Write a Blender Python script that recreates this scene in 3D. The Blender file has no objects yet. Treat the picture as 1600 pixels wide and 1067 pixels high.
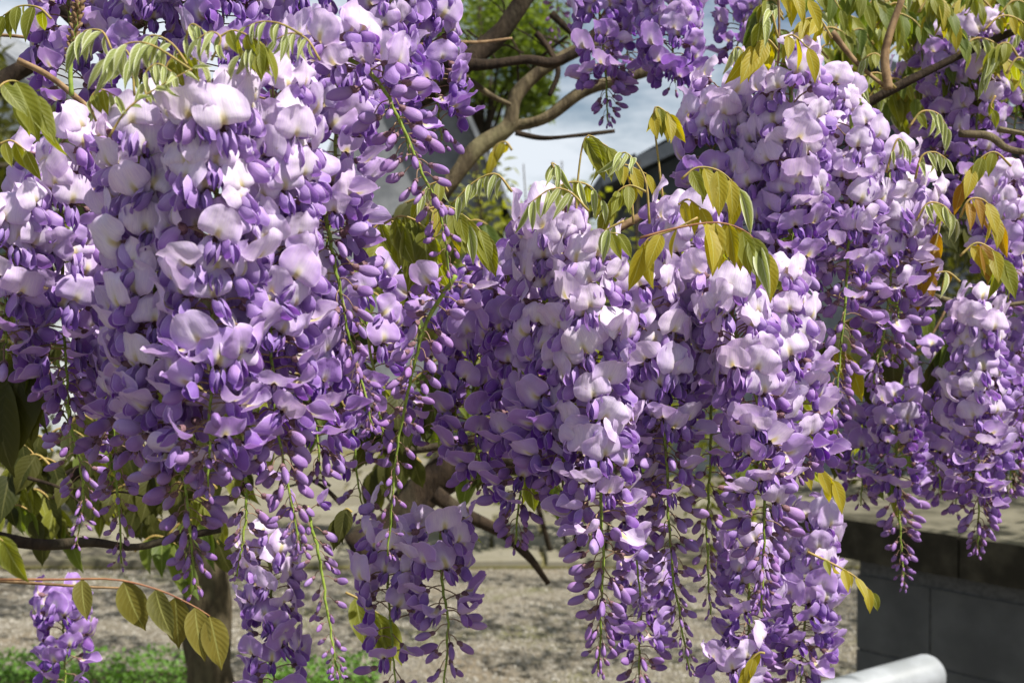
import bpy, math, random
from math import sin, cos, pi, radians, sqrt, atan2, exp
from mathutils import Vector, Matrix, Euler, noise

random.seed(11)
R = random.Random(5)
S = bpy.context.scene
COL = S.collection

# ------------------------------------------------------------ camera
PW, PH, FOC = 1600, 1067, 2000.0
CAM = Vector((0, 0, 1.5))
PITCH = radians(1.5)
cam_d = bpy.data.cameras.new('camera')
cam = bpy.data.objects.new('camera', cam_d)
COL.objects.link(cam)
cam.location = CAM
cam.rotation_euler = (pi / 2 - PITCH, 0, 0)
cam_d.sensor_width = 36
cam_d.lens = 45
cam_d.clip_start = 0.02
cam_d.clip_end = 500
cam_d.dof.use_dof = True
cam_d.dof.focus_distance = 0.74
cam_d.dof.aperture_fstop = 18
S.camera = cam
FWD = Vector((0, cos(PITCH), -sin(PITCH)))
UP = Vector((0, sin(PITCH), cos(PITCH)))

def at(px, py, d):
    """a point at depth d (metres) seen at photograph pixel px, py"""
    return CAM + FWD * d + Vector((1, 0, 0)) * ((px - PW / 2) * d / FOC) + UP * ((PH / 2 - py) * d / FOC)

# ------------------------------------------------------------ sun, sky, exposure
SUN = Vector((0.54, -0.36, 0.90)).normalized()
sd = bpy.data.lights.new('sun', 'SUN')
sd.energy = 5.0
sd.angle = radians(0.5)
sd.color = (1.0, 0.95, 0.87)
so = bpy.data.objects.new('sun', sd)
COL.objects.link(so)
so.rotation_euler = SUN.to_track_quat('Z', 'Y').to_euler()
so.location = (3, -2, 5)

W = bpy.data.worlds.new('World')
S.world = W
W.use_nodes = True
nt = W.node_tree
nt.nodes.clear()
out = nt.nodes.new('ShaderNodeOutputWorld')
bg = nt.nodes.new('ShaderNodeBackground')
sky = nt.nodes.new('ShaderNodeTexSky')
sky.sky_type = 'NISHITA'
sky.sun_disc = False
sky.sun_elevation = math.asin(SUN.z)
sky.sun_rotation = atan2(SUN.x, SUN.y)
sky.air_density = 1.0
sky.dust_density = 1.2
tc = nt.nodes.new('ShaderNodeTexCoord')
mp = nt.nodes.new('ShaderNodeMapping')
mp.inputs['Scale'].default_value = (1.6, 1.6, 5.0)
nz = nt.nodes.new('ShaderNodeTexNoise')
nz.inputs['Scale'].default_value = 2.3
nz.inputs['Detail'].default_value = 7
nz.inputs['Roughness'].default_value = 0.6
rp = nt.nodes.new('ShaderNodeValToRGB')
rp.color_ramp.elements[0].position = 0.42
rp.color_ramp.elements[1].position = 0.60
mx = nt.nodes.new('ShaderNodeMixRGB')
mx.inputs[2].default_value = (9.4, 10.1, 11.0, 1)
nt.links.new(tc.outputs['Generated'], mp.inputs['Vector'])
nt.links.new(mp.outputs[0], nz.inputs['Vector'])
nt.links.new(nz.outputs['Fac'], rp.inputs[0])
nt.links.new(rp.outputs[0], mx.inputs[0])
nt.links.new(sky.outputs[0], mx.inputs[1])
nt.links.new(mx.outputs[0], bg.inputs['Color'])
nt.links.new(bg.outputs[0], out.inputs['Surface'])
bg.inputs['Strength'].default_value = 0.05

S.view_settings.view_transform = 'Standard'
S.view_settings.look = 'None'
S.view_settings.exposure = 0.8
S.view_settings.gamma = 1.0
S.view_settings.use_curve_mapping = False
S.render.engine = 'CYCLES'
S.cycles.max_bounces = 8
S.cycles.diffuse_bounces = 3
S.cycles.transmission_bounces = 5
S.cycles.glossy_bounces = 2
S.cycles.sample_clamp_indirect = 6

# ------------------------------------------------------------ material helpers
class NB:
    def __init__(s, name):
        s.m = bpy.data.materials.new(name)
        s.m.use_nodes = True
        s.t = s.m.node_tree
        s.t.nodes.clear()
        s.out = s.t.nodes.new('ShaderNodeOutputMaterial')
    def n(s, typ, **kw):
        x = s.t.nodes.new(typ)
        for k, v in kw.items():
            setattr(x, k, v)
        return x
    def l(s, a, b):
        s.t.links.new(a, b)
    def val(s, x):
        return x
    def math(s, op, a, b=None, c=None, clamp=False):
        x = s.n('ShaderNodeMath', operation=op)
        x.use_clamp = clamp
        for i, v in enumerate((a, b, c)):
            if v is None: continue
            if isinstance(v, (int, float)): x.inputs[i].default_value = v
            else: s.l(v, x.inputs[i])
        return x.outputs[0]
    def mix(s, f, a, b, mode='MIX'):
        x = s.n('ShaderNodeMixRGB', blend_type=mode)
        for i, v in enumerate((f, a, b)):
            if isinstance(v, (int, float)): x.inputs[i].default_value = v
            elif isinstance(v, tuple): x.inputs[i].default_value = (*v, 1)[:4]
            else: s.l(v, x.inputs[i])
        return x.outputs[0]
    def smooth(s, v, a, b, lo=0.0, hi=1.0):
        x = s.n('ShaderNodeMapRange', interpolation_type='SMOOTHSTEP')
        s.l(v, x.inputs[0])
        x.inputs[1].default_value = a; x.inputs[2].default_value = b
        x.inputs[3].default_value = lo; x.inputs[4].default_value = hi
        return x.outputs[0]
    def noise(s, scale, detail=4, vec=None, rough=0.55):
        x = s.n('ShaderNodeTexNoise')
        x.inputs['Scale'].default_value = scale
        x.inputs['Detail'].default_value = detail
        x.inputs['Roughness'].default_value = rough
        if vec is None:
            c = s.n('ShaderNodeTexCoord')
            vec = c.outputs['Object']
        s.l(vec, x.inputs['Vector'])
        return x.outputs['Fac']
    def uv(s):
        c = s.n('ShaderNodeUVMap'); c.uv_map = 'UVMap'
        x = s.n('ShaderNodeSeparateXYZ')
        s.l(c.outputs[0], x.inputs[0])
        return x.outputs[0], x.outputs[1], c.outputs[0]
    def info(s):
        o = s.n('ShaderNodeObjectInfo')
        x = s.n('ShaderNodeSeparateColor')
        s.l(o.outputs['Color'], x.inputs[0])
        return x.outputs[0], x.outputs[1], x.outputs[2]
    def finish(s, col, rough=0.5, spec=0.4, transl=None, tcol=None, bump=None, bstr=0.3, bdist=0.001):
        p = s.n('ShaderNodeBsdfPrincipled')
        if isinstance(col, tuple): p.inputs['Base Color'].default_value = (*col, 1)[:4]
        else: s.l(col, p.inputs['Base Color'])
        if isinstance(rough, (int, float)): p.inputs['Roughness'].default_value = rough
        else: s.l(rough, p.inputs['Roughness'])
        p.inputs['Specular IOR Level'].default_value = spec
        bn = None
        if bump is not None:
            b = s.n('ShaderNodeBump')
            b.inputs['Strength'].default_value = bstr
            b.inputs['Distance'].default_value = bdist
            s.l(bump, b.inputs['Height'])
            s.l(b.outputs[0], p.inputs['Normal'])
            bn = b.outputs[0]
        if transl:
            t = s.n('ShaderNodeBsdfTranslucent')
            if tcol is None: tcol = col
            if isinstance(tcol, tuple): t.inputs[0].default_value = (*tcol, 1)[:4]
            else: s.l(tcol, t.inputs[0])
            if bn: s.l(bn, t.inputs['Normal'])
            m = s.n('ShaderNodeMixShader')
            m.inputs[0].default_value = transl
            s.l(p.outputs[0], m.inputs[1]); s.l(t.outputs[0], m.inputs[2])
            s.l(m.outputs[0], s.out.inputs[0])
        else:
            s.l(p.outputs[0], s.out.inputs[0])
        return s.m

def petal_material(name, kind):
    b = NB(name)
    u, v, uvv = b.uv()
    r, g, rb = b.info()                       # r paleness, g magenta shift, b random
    cu = b.math('ABSOLUTE', b.math('MULTIPLY_ADD', u, 2.0, -1.0))
    mp = b.n('ShaderNodeMapping'); mp.inputs['Scale'].default_value = (44, 2.4, 1)
    b.l(uvv, mp.inputs[0])
    vein = b.noise(1.0, 3, mp.outputs[0])
    veinf = b.smooth(vein, 0.42, 0.62)
    soft = b.noise(260, 2)
    dx = b.math('MULTIPLY_ADD', u, 2.0, -1.0); dy = b.math('MULTIPLY_ADD', v, 2.0, -1.0)
    rad = b.math('SQRT', b.math('ADD', b.math('MULTIPLY', dx, dx), b.math('MULTIPLY', dy, dy)))
    if kind == 'banner':
        base = b.mix(b.smooth(r, 0.0, .85), (0.33, 0.185, 0.52), (0.83, 0.75, 0.865))
        base = b.mix(b.math('MULTIPLY', g, 0.45), base, (0.68, 0.42, 0.66))
        edge = b.math('MULTIPLY', b.smooth(cu, 0.45, 1.0), b.math('SUBTRACT', 0.75, b.math('MULTIPLY', r, 0.5)))
        base = b.mix(edge, base, (0.42, 0.23, 0.64))
        tip = b.math('MULTIPLY', b.smooth(v, 0.75, 1.0), 0.30)
        base = b.mix(tip, base, (0.46, 0.28, 0.66))
        base = b.mix(b.math('MULTIPLY', veinf, 0.26), base, (0.44, 0.30, 0.66))
        halo = b.math('MULTIPLY', b.smooth(cu, 0.36, 0.05), b.smooth(v, 0.72, 0.30))
        base = b.mix(b.math('MULTIPLY', halo, 0.75), base, (0.80, 0.76, 0.74))
        yel = b.math('MULTIPLY', b.smooth(cu, 0.19, 0.04), b.smooth(v, 0.50, 0.22))
        base = b.mix(b.math('MULTIPLY', yel, 0.75), base, (0.62, 0.52, 0.14))
    elif kind == 'wing':
        base = b.mix(r, (0.14, 0.05, 0.33), (0.56, 0.41, 0.72))
        base = b.mix(b.math('MULTIPLY', g, 0.6), base, (0.52, 0.22, 0.60))
        base = b.mix(b.smooth(v, 0.40, 0.02), base, (0.62, 0.50, 0.74))
        base = b.mix(b.math('MULTIPLY', b.smooth(v, 0.55, 1.0), 0.45), base, (0.24, 0.09, 0.47))
        base = b.mix(b.math('MULTIPLY', veinf, 0.28), base, (0.20, 0.08, 0.45))
    elif kind == 'keel':
        base = b.mix(v, (0.50, 0.38, 0.66), (0.17, 0.045, 0.36))
    else:  # bud
        base = b.mix(r, (0.16, 0.065, 0.29), (0.60, 0.45, 0.73))
        base = b.mix(b.math('MULTIPLY', g, 0.55), base, (0.44, 0.17, 0.46))
        base = b.mix(b.smooth(v, 0.42, 0.10), base, (0.42, 0.27, 0.44))
        base = b.mix(b.math('MULTIPLY', b.smooth(u, 0.35, 0.0), 0.6), base, (0.20, 0.07, 0.40))
        base = b.mix(b.math('MULTIPLY', veinf, 0.14), base, (0.17, 0.07, 0.36))
    base = b.mix(b.math('MULTIPLY', rb, 0.15), base, (0.38, 0.30, 0.64))
    if kind in ('banner', 'wing'):
        base = b.mix(b.math('MULTIPLY', b.smooth(rad, 0.90, 1.0), 0.45), base, (0.78, 0.66, 0.82))
    blot = b.noise(420, 3)
    base = b.mix(b.math('MULTIPLY', b.math('MULTIPLY', b.smooth(blot, 0.66, 0.74), b.smooth(rb, 0.55, 1.0)), 0.55), base, (0.34, 0.22, 0.20))
    sat = b.n('ShaderNodeHueSaturation'); sat.inputs['Saturation'].default_value = 1.25
    sat.inputs['Value'].default_value = 1.1
    b.l(base, sat.inputs['Color'])
    h = b.math('ADD', b.math('MULTIPLY', vein, 0.5), b.math('MULTIPLY', soft, 0.5))
    return b.finish(base, rough=0.48, spec=0.32, transl=0.36 if kind != 'bud' else 0.2, tcol=sat.outputs[0],
                    bump=h, bstr=0.5, bdist=0.0007)

M_BAN = petal_material('petal_banner', 'banner')
M_WING = petal_material('petal_wing', 'wing')
M_KEEL = petal_material('petal_keel', 'keel')
M_BUD = petal_material('petal_bud', 'bud')

def simple(name, c1, c2, scale, rough=0.6, spec=0.3, transl=None, bstr=0.3, bdist=0.001, detail=5, tcol=None):
    b = NB(name)
    f = b.noise(scale, detail)
    c = b.mix(b.smooth(f, 0.35, 0.65), c1, c2)
    return b.finish(c, rough, spec, transl, tcol, f, bstr, bdist)

M_CALYX = simple('calyx', (0.15, 0.075, 0.10), (0.27, 0.16, 0.165), 900, 0.75, 0.2, 0.15)
M_PED = simple('pedicel', (0.20, 0.115, 0.09), (0.28, 0.20, 0.11), 400, 0.7, 0.2)
M_RACH = simple('raceme_stem', (0.17, 0.25, 0.035), (0.27, 0.36, 0.06), 300, 0.6, 0.3, 0.1)
M_TWIG = simple('twig_bark', (0.13, 0.075, 0.035), (0.26, 0.17, 0.085), 160, 0.75, 0.3)
M_STALK = simple('leaf_stalk', (0.24, 0.20, 0.05), (0.36, 0.24, 0.08), 200, 0.6, 0.3)
M_REDSTALK = simple('red_leaf_stalk', (0.20, 0.08, 0.045), (0.28, 0.14, 0.06), 200, 0.6, 0.3)

def bark(name, c1, c2, c3):
    b = NB(name)
    c = b.n('ShaderNodeTexCoord')
    mp = b.n('ShaderNodeMapping'); mp.inputs['Scale'].default_value = (1, 1, 0.4)
    b.l(c.outputs['Object'], mp.inputs[0])
    f = b.noise(70, 8, mp.outputs[0], 0.65)
    f2 = b.noise(16, 4, mp.outputs[0])
    col = b.mix(b.smooth(f, 0.35, 0.65), c1, c2)
    col = b.mix(b.math('MULTIPLY', b.smooth(f2, 0.5, 0.66), 0.7), col, c3)
    return b.finish(col, 0.9, 0.15, None, None, f, 0.9, 0.006)
M_BARK = bark('vine_bark', (0.06, 0.045, 0.028), (0.15, 0.12, 0.07), (0.23, 0.21, 0.11))
M_DBARK = bark('dark_vine_bark', (0.016, 0.011, 0.008), (0.045, 0.031, 0.02), (0.06, 0.052, 0.033))
M_POST = bark('weathered_trunk_bark', (0.04, 0.031, 0.019), (0.10, 0.08, 0.047), (0.075, 0.07, 0.04))

def leaf_mat(name, cA, cB, rim, rimk=0.4, transl=0.55, tcol=None, rough=0.5):
    b = NB(name)
    u, v, uvv = b.uv()
    r, g, rb = b.info()
    cu = b.math('ABSOLUTE', b.math('MULTIPLY_ADD', u, 2.0, -1.0))
    base = b.mix(r, cA, cB)
    # side veins: stripes slanting away from the midrib
    ph = b.math('SUBTRACT', b.math('MULTIPLY', v, 52.0), b.math('MULTIPLY', cu, 15.0))
    ph = b.math('ADD', ph, b.math('MULTIPLY', b.noise(3.5, 3), 9.0))
    vn = b.math('SINE', ph)
    vf = b.math('MULTIPLY', b.smooth(vn, 0.55, 1.0), b.smooth(cu, 1.0, 0.3))
    mid = b.smooth(cu, 0.10, 0.02)
    nf = b.noise(90, 4)
    base = b.mix(b.math('MULTIPLY', b.smooth(nf, 0.35, 0.7), 0.35), base, cB)
    base = b.mix(b.math('MULTIPLY', vf, 0.17), base, rim)
    base = b.mix(b.math('MULTIPLY', mid, 0.75), base, rim)
    base = b.mix(b.math('MULTIPLY', b.smooth(cu, 0.62, 1.0), rimk), base, rim)
    h = b.math('SUBTRACT', b.math('MULTIPLY', vn, 0.5), b.math('MULTIPLY', mid, 1.2))
    if tcol is None:
        hs = b.n('ShaderNodeHueSaturation'); hs.inputs['Saturation'].default_value = 1.2
        hs.inputs['Value'].default_value = 1.4
        b.l(base, hs.inputs['Color']); tcol = hs.outputs[0]
    return b.finish(base, rough, 0.3, transl, tcol, h, 0.16, 0.0006)
LM = {
 'olive': leaf_mat('leaf_olive', (0.135, 0.155, 0.02), (0.26, 0.265, 0.035), (0.42, 0.45, 0.16)),
 'gold': leaf_mat('leaf_gold', (0.30, 0.26, 0.022), (0.42, 0.34, 0.032), (0.46, 0.46, 0.14)),
 'bronze': leaf_mat('leaf_bronze', (0.24, 0.115, 0.02), (0.33, 0.20, 0.03), (0.38, 0.30, 0.10)),
 'young': leaf_mat('leaf_young_downy', (0.22, 0.27, 0.07), (0.34, 0.37, 0.13), (0.68, 0.70, 0.50), 1.0, 0.35, rough=0.7),
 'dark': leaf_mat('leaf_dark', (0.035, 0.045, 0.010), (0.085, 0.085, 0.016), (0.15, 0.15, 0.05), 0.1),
 'green': leaf_mat('leaf_green', (0.075, 0.12, 0.022), (0.16, 0.20, 0.035), (0.26, 0.31, 0.10)),
}

# ------------------------------------------------------------ mesh helpers
def mk_mesh(name, verts, faces, mats, uvs=None, fm=None, smooth=True):
    m = bpy.data.meshes.new(name)
    m.from_pydata([tuple(v) for v in verts], [], faces)
    for mt in (mats if isinstance(mats, (list, tuple)) else [mats]):
        m.materials.append(mt)
    if uvs:
        lay = m.uv_layers.new(name='UVMap')
        idx = [0] * len(m.loops)
        m.loops.foreach_get('vertex_index', idx)
        flat = [0.0] * (2 * len(idx))
        for i, vi in enumerate(idx):
            flat[2 * i] = uvs[vi][0]; flat[2 * i + 1] = uvs[vi][1]
        lay.data.foreach_set('uv', flat)
    if fm:
        m.polygons.foreach_set('material_index', fm)
    if smooth:
        m.polygons.foreach_set('use_smooth', [True] * len(m.polygons))
    m.update()
    return m

class Geo:
    """collects pieces (each with a material slot) into one mesh"""
    def __init__(s): s.v = []; s.f = []; s.uv = []; s.fm = []
    def add(s, v, f, uv=None, mi=0, mat=None):
        o = len(s.v)
        if mat is not None: v = [mat @ Vector(p) for p in v]
        s.v += [Vector(p) for p in v]
        s.f += [tuple(o + i for i in q) for q in f]
        s.uv += list(uv) if uv else [(0.5, 0.5)] * len(v)
        s.fm += [mi] * len(f)
        return s
    def mesh(s, name, mats, smooth=True): return mk_mesh(name, s.v, s.f, mats, s.uv, s.fm, smooth)

def ob(name, mesh, parent=None, loc=None, rot=None, scale=None, color=None):
    o = bpy.data.objects.new(name, mesh)
    if parent is not None: o.parent = parent
    if loc is not None: o.location = loc
    if rot is not None: o.rotation_euler = rot
    if scale is not None: o.scale = (scale,) * 3 if isinstance(scale, (int, float)) else scale
    if color is not None: o.color = color
    COL.objects.link(o)
    return o

def tag(o, label, cat, group=None, kind=None):
    if label: o['label'] = label
    if cat: o['category'] = cat
    if group: o['group'] = group
    if kind: o['kind'] = kind
    return o

def smooth_path(pts, n):
    """Catmull-Rom through points (x,y,z[,r]) resampled to n+1"""
    P = [Vector(p) for p in pts]
    if len(P) == 2:
        return [P[0].lerp(P[1], i / n) for i in range(n + 1)]
    P = [P[0] * 2 - P[1]] + P + [P[-1] * 2 - P[-2]]
    segs = len(P) - 3
    res = []
    for i in range(n + 1):
        t = i / n * segs
        k = min(int(t), segs - 1); f = t - k
        a, b, c, d = P[k:k + 4]
        res.append(0.5 * ((2 * b) + (c - a) * f + (2 * a - 5 * b + 4 * c - d) * f * f + (3 * b - a - 3 * c + d) * f ** 3))
    return res

def tube(path, rad, seg=6, cap=True, knob=0.0, seed=0):
    v, f, uv = [], [], []
    n = len(path)
    ref = Vector((0.3, 1, 0.2)).normalized()
    for i, p in enumerate(path):
        p = Vector(p[:3])
        a = Vector(path[max(i - 1, 0)][:3]); b = Vector(path[min(i + 1, n - 1)][:3])
        t = (b - a).normalized()
        x = t.cross(ref)
        if x.length < 1e-3: x = t.cross(Vector((1, 0, 0)))
        x.normalize(); y = t.cross(x)
        r = rad(i / (n - 1)) if callable(rad) else rad
        for k in range(seg):
            an = 2 * pi * k / seg
            rr = r
            if knob:
                rr *= 1 + knob * noise.noise(Vector((p.x * 18 + seed, p.y * 18 + cos(an) * 0.9, p.z * 18 + sin(an) * 0.9)))
            v.append(p + x * cos(an) * rr + y * sin(an) * rr)
            uv.append((k / seg, i / (n - 1)))
    for i in range(n - 1):
        for k in range(seg):
            f.append((i * seg + k, i * seg + (k + 1) % seg, (i + 1) * seg + (k + 1) % seg, (i + 1) * seg + k))
    if cap:
        f.append(tuple(range(seg))[::-1]); f.append(tuple((n - 1) * seg + k for k in range(seg)))
    return v, f, uv

def disc(nu, nv):
    pts, fs = [], []
    for j in range(nv + 1):
        for i in range(nu + 1):
            a = 2 * i / nu - 1; b = 2 * j / nv - 1
            pts.append((a * sqrt(1 - b * b / 2), b * sqrt(1 - a * a / 2)))
    for j in range(nv):
        for i in range(nu):
            k = j * (nu + 1) + i
            fs.append((k, k + 1, k + nu + 2, k + nu + 1))
    return pts, fs

def sstep(x, a, b):
    t = max(0, min(1, (x - a) / (b - a)))
    return t * t * (3 - 2 * t)

# ------------------------------------------------------------ petals (all measures in metres, origin at the mouth of the calyx)
def banner(openness, rnd, nu=16, nv=14):
    mm = 0.001
    Wd = rnd.uniform(10.8, 13.4); H = rnd.uniform(18.5, 22.5)
    thf = radians(18 + 70 * openness + rnd.uniform(-10, 10))
    th0 = radians(8)
    Rf = 4.6 + 48 * openness ** 2.2
    refl = rnd.uniform(-0.1, 0.45) * openness
    ph = rnd.uniform(0, 6.28); ph2 = rnd.uniform(0, 6.28)
    skew = rnd.uniform(-0.12, 0.12)
    dome = rnd.uniform(0.1, 0.8); wav = rnd.uniform(.7, 1.7); roll = rnd.uniform(-0.8, 2.6)
    # centre line
    N = 60; cl = []; y = z = 0; ds = (H + 4) / N
    for i in range(N + 1):
        s = i * ds
        th = th0 + (thf - th0) * sstep(s, 1.0, 0.50 * H) + refl * sstep(s, 0.45 * H, H + 3)
        cl.append((y, z, th)); y += cos(th) * ds; z += sin(th) * ds
    pts, fs = disc(nu, nv)
    V = []; UV = []
    for (p, q) in pts:
        x = Wd * p * (1 - 0.13 * q)
        s = 2.5 + H * (q + 1) / 2
        s -= 2.5 * exp(-(p / 0.22) ** 2) * max(0, -q) ** 5
        s -= 2.2 * (abs(p) ** 2) * max(0, -q)            # heart shaped base
        s -= 1.3 * exp(-(p / 0.16) ** 2) * max(0, q) ** 6
        s = max(0, s)
        k = min(N - 1, s / ds); i = int(k); fr = k - i
        a, b2 = cl[i], cl[i + 1]
        cy = a[0] + (b2[0] - a[0]) * fr; cz = a[1] + (b2[1] - a[1]) * fr; th = a[2] + (b2[2] - a[2]) * fr
        fold = x / Rf
        fold = max(-2.2, min(2.2, fold))
        nn = -Rf * (1 - cos(fold)); xx = Rf * sin(fold)
        rr = sqrt(p * p + q * q)
        nn += dome * sin(pi * min(1, abs(p) * 1.15)) * openness
        nn -= 1.1 * exp(-(x / 1.1) ** 2) * sstep(q, 1, -0.6)
        nn += wav * (1.1 * sin(3 * atan2(q, p) + ph) + 0.65 * sin(5 * atan2(q, p) + ph2)) * rr ** 3 * (0.35 + 0.65 * openness)
        nn -= roll * openness * max(0, rr - 0.72) / 0.28 * (0.5 + 0.5 * sin(2 * atan2(q, p) + ph2))
        nn += 0.75 * noise.noise(Vector((p * 3.1 + ph * 3, q * 3.1 + ph2 * 3, 1.5))) * rr + 0.28 * noise.noise(Vector((p * 8 + ph, q * 5, 4)))
        N_y, N_z = sin(th), -cos(th)
        V.append(((xx + skew * s) * mm, (cy + nn * N_y) * mm, (cz + nn * N_z) * mm))
        UV.append(((p + 1) / 2, (q + 1) / 2))
    return V, fs, UV

def wing(side, openness, rnd, nu=5, nv=8, L=None):
    mm = 0.001
    L = L or rnd.uniform(13.5, 15.8); Hh = rnd.uniform(4.0, 4.8)
    d0 = radians(-12 - 25 * openness); d1 = radians(-28 - 48 * openness)
    bul = rnd.uniform(2.9, 3.6)
    pts, fs = disc(nu, nv)
    V = []; UV = []
    for (c, q) in pts:
        t = (q + 1) / 2
        s = L * t
        th = d0 + (d1 - d0) * sstep(t, 0.0, 0.7)
        cy = s * cos((d0 + th) / 2); cz = s * sin((d0 + th) / 2)
        ty, tz = cos(th), sin(th)
        ny, nz = -tz, ty                       # 'up' within the petal plane
        h = Hh * c * (0.55 + 0.75 * t) * (1 - .3 * sstep(t, .7, 1))
        edge = 1 - min(1, c * c)
        x = 0.35 + bul * sin(pi * min(1, t * 0.92 + 0.05)) ** 0.8 * sqrt(max(0, edge)) 
        x += openness * 1.5 * max(0, -c) ** 2 * t     # lower rim flares a little
        V.append((side * x * mm, (cy + h * ny) * mm, (cz + h * nz) * mm))
        UV.append(((c + 1) / 2, t))
    if side < 0: fs = [f[::-1] for f in fs]
    return V, fs, UV

def keel(openness, rnd, seg=7, rings=8):
    mm = 0.001; L = 13.5
    d0 = radians(-16 - 25 * openness); d1 = radians(-34 - 52 * openness)
    V, F, UV = [], [], []
    for i in range(rings + 1):
        t = i / rings
        th = d0 + (d1 - d0) * sstep(t, 0, 0.7)
        s = 1.5 + L * t * .9
        cy = s * cos((d0 + th) / 2); cz = s * sin((d0 + th) / 2) - 1.0
        r = max(0.06, sin(pi * min(1, t ** 0.8 * 0.96 + 0.03)))
        ny, nz = -sin(th), cos(th)
        for k in range(seg):
            a = 2 * pi * k / seg
            x = 1.7 * r * cos(a); h = 3.4 * r * sin(a)
            V.append((x * mm, (cy + h * ny) * mm, (cz + h * nz) * mm)); UV.append((k / seg, t))
    for i in range(rings):
        for k in range(seg):
            F.append((i * seg + k, i * seg + (k + 1) % seg, (i + 1) * seg + (k + 1) % seg, (i + 1) * seg + k))
    return V, F, UV

def bud_body(rnd, seg=10, rings=11, plump=1.0):
    mm = 0.001; L = rnd.uniform(14.5, 17.5)
    dn = rnd.uniform(0.10, 0.45)
    V, F, UV = [], [], []
    for i in range(rings + 1):
        t = i / rings
        s = L * t
        th = -dn * 1.4 * sin(pi * t * 0.7) + 0.2 * max(0, t - .6)
        cy = s; cz = -dn * 5.0 * (t ** 1.5)
        r = sin(pi * min(1, (t ** 1.28) * 0.93 + 0.07)) ** 0.62
        if i == rings: r = 0.08
        w = 2.5 * plump * r; hu = 4.0 * plump * r; hd = 4.7 * plump * r
        ny, nz = -sin(th), cos(th)
        for k in range(seg):
            a = 2 * pi * k / seg + pi / 2
            cx, sz = cos(a), sin(a)
            x = w * (abs(cx) ** 0.9) * (1 if cx >= 0 else -1)
            h = (hu if sz > 0 else hd) * sz
            V.append((x * mm, (cy + h * ny) * mm, (cz + h * nz) * mm))
            UV.append(((sz + 1) / 2, t))
    for i in range(rings):
        for k in range(seg):
            F.append((i * seg + k, i * seg + (k + 1) % seg, (i + 1) * seg + (k + 1) % seg, (i + 1) * seg + k))
    F.append(tuple((rings) * seg + k for k in range(seg)))
    return V, F, UV

def calyx_geo(g, C, s=1.0, mi=0, dirv=Vector((0, 1, 0))):
    prof = [(-2.4, 0.5), (-1.9, 1.5), (-0.8, 2.3), (0.6, 2.6), (2.0, 2.5), (2.9, 2.75)]
    seg = 8; V, F = [], []
    q = Vector((0, 1, 0)).rotation_difference(dirv)
    for i, (yy, r) in enumerate(prof):
        for k in range(seg):
            a = 2 * pi * k / seg
            y = yy + (0.9 * cos(a * 2.5) if i == len(prof) - 1 else 0)
            V.append(C + q @ (Vector((r * cos(a), y, r * 0.95 * sin(a))) * 0.001 * s))
    for i in range(len(prof) - 1):
        for k in range(seg):
            F.append((i * seg + k, i * seg + (k + 1) % seg, (i + 1) * seg + (k + 1) % seg, (i + 1) * seg + k))
    F.append(tuple(range(seg))[::-1])
    g.add(V, F, None, mi)

# flower variants. each: dict(stem mesh, C calyx point, petals list)
def make_open(openness, rnd):
    L = rnd.uniform(0.015, 0.020)
    C = Vector((rnd.uniform(-.002, .002), L, L * 0.15))
    path = [Vector((0, 0, 0)), Vector((0.001, L * 0.4, L * 0.16)), Vector((0, L * 0.8, L * 0.2)), C - Vector((0, .0022, 0))]
    g = Geo(); v, f, uv = tube(smooth_path(path, 5), 0.00055, 5); g.add(v, f, uv, 0)
    calyx_geo(g, C - Vector((0, 0.001, 0)), 0.95, 1)
    bn = banner(openness, rnd); w1 = wing(1, openness, rnd); w2 = wing(-1, openness, rnd); kl = keel(openness, rnd)
    d = dict(C=C, stem=g.mesh('flower_stem', [M_PED, M_CALYX]),
             banner=mk_mesh('banner_petal', bn[0], bn[1], M_BAN, bn[2]),
             wing1=mk_mesh('wing_petal', w1[0], w1[1], M_WING, w1[2]),
             wing2=mk_mesh('wing_petal', w2[0], w2[1], M_WING, w2[2]),
             keel=mk_mesh('keel_petal', kl[0], kl[1], M_KEEL, kl[2]))
    j = Geo(); j.add(v, f, uv, 0); calyx_geo(j, C, 0.95, 1)
    T = Matrix.Translation(C)
    j.add(*bn, 2, T); j.add(*w1, 3, T); j.add(*w2, 3, T)
    d['joined'] = j.mesh('flower', [M_PED, M_CALYX, M_BAN, M_WING])
    return d

def make_bud(rnd, plump):
    L = rnd.uniform(0.013, 0.019)
    sag = rnd.uniform(-0.3, 0.25)
    C = Vector((0, L, L * sag))
    path = [Vector((0, 0, 0)), Vector((0.001, L * 0.4, L * (sag * .3 + 0.12))), C - Vector((0, .0022, 0))]
    g = Geo(); v, f, uv = tube(smooth_path(path, 5), 0.0005, 5); g.add(v, f, uv, 0)
    q = Matrix.Translation(C) @ Matrix.Rotation(rnd.uniform(-0.5, 0.1), 4, 'X')
    calyx_geo(g, C - Vector((0, 0.0008, 0)), 0.95, 1)
    g.add(*bud_body(rnd, plump=plump), 2, q)
    return g.mesh('flower_bud', [M_PED, M_CALYX, M_BUD])

rv = random.Random(3)
OPEN = [make_open(o, rv) for o in (1.0, 0.95, 0.9, 1.05, 0.85, 0.98, 0.8, 0.92, 1.1, .88, 1.0, .78, .95, 1.08)]
HALF = [make_open(o, rv) for o in (0.62, 0.5, 0.38, 0.7, 0.45, 0.28, .55, .34)]
BUDS = [make_bud(rv, rv.uniform(0.85, 1.12)) for _ in range(7)]

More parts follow.
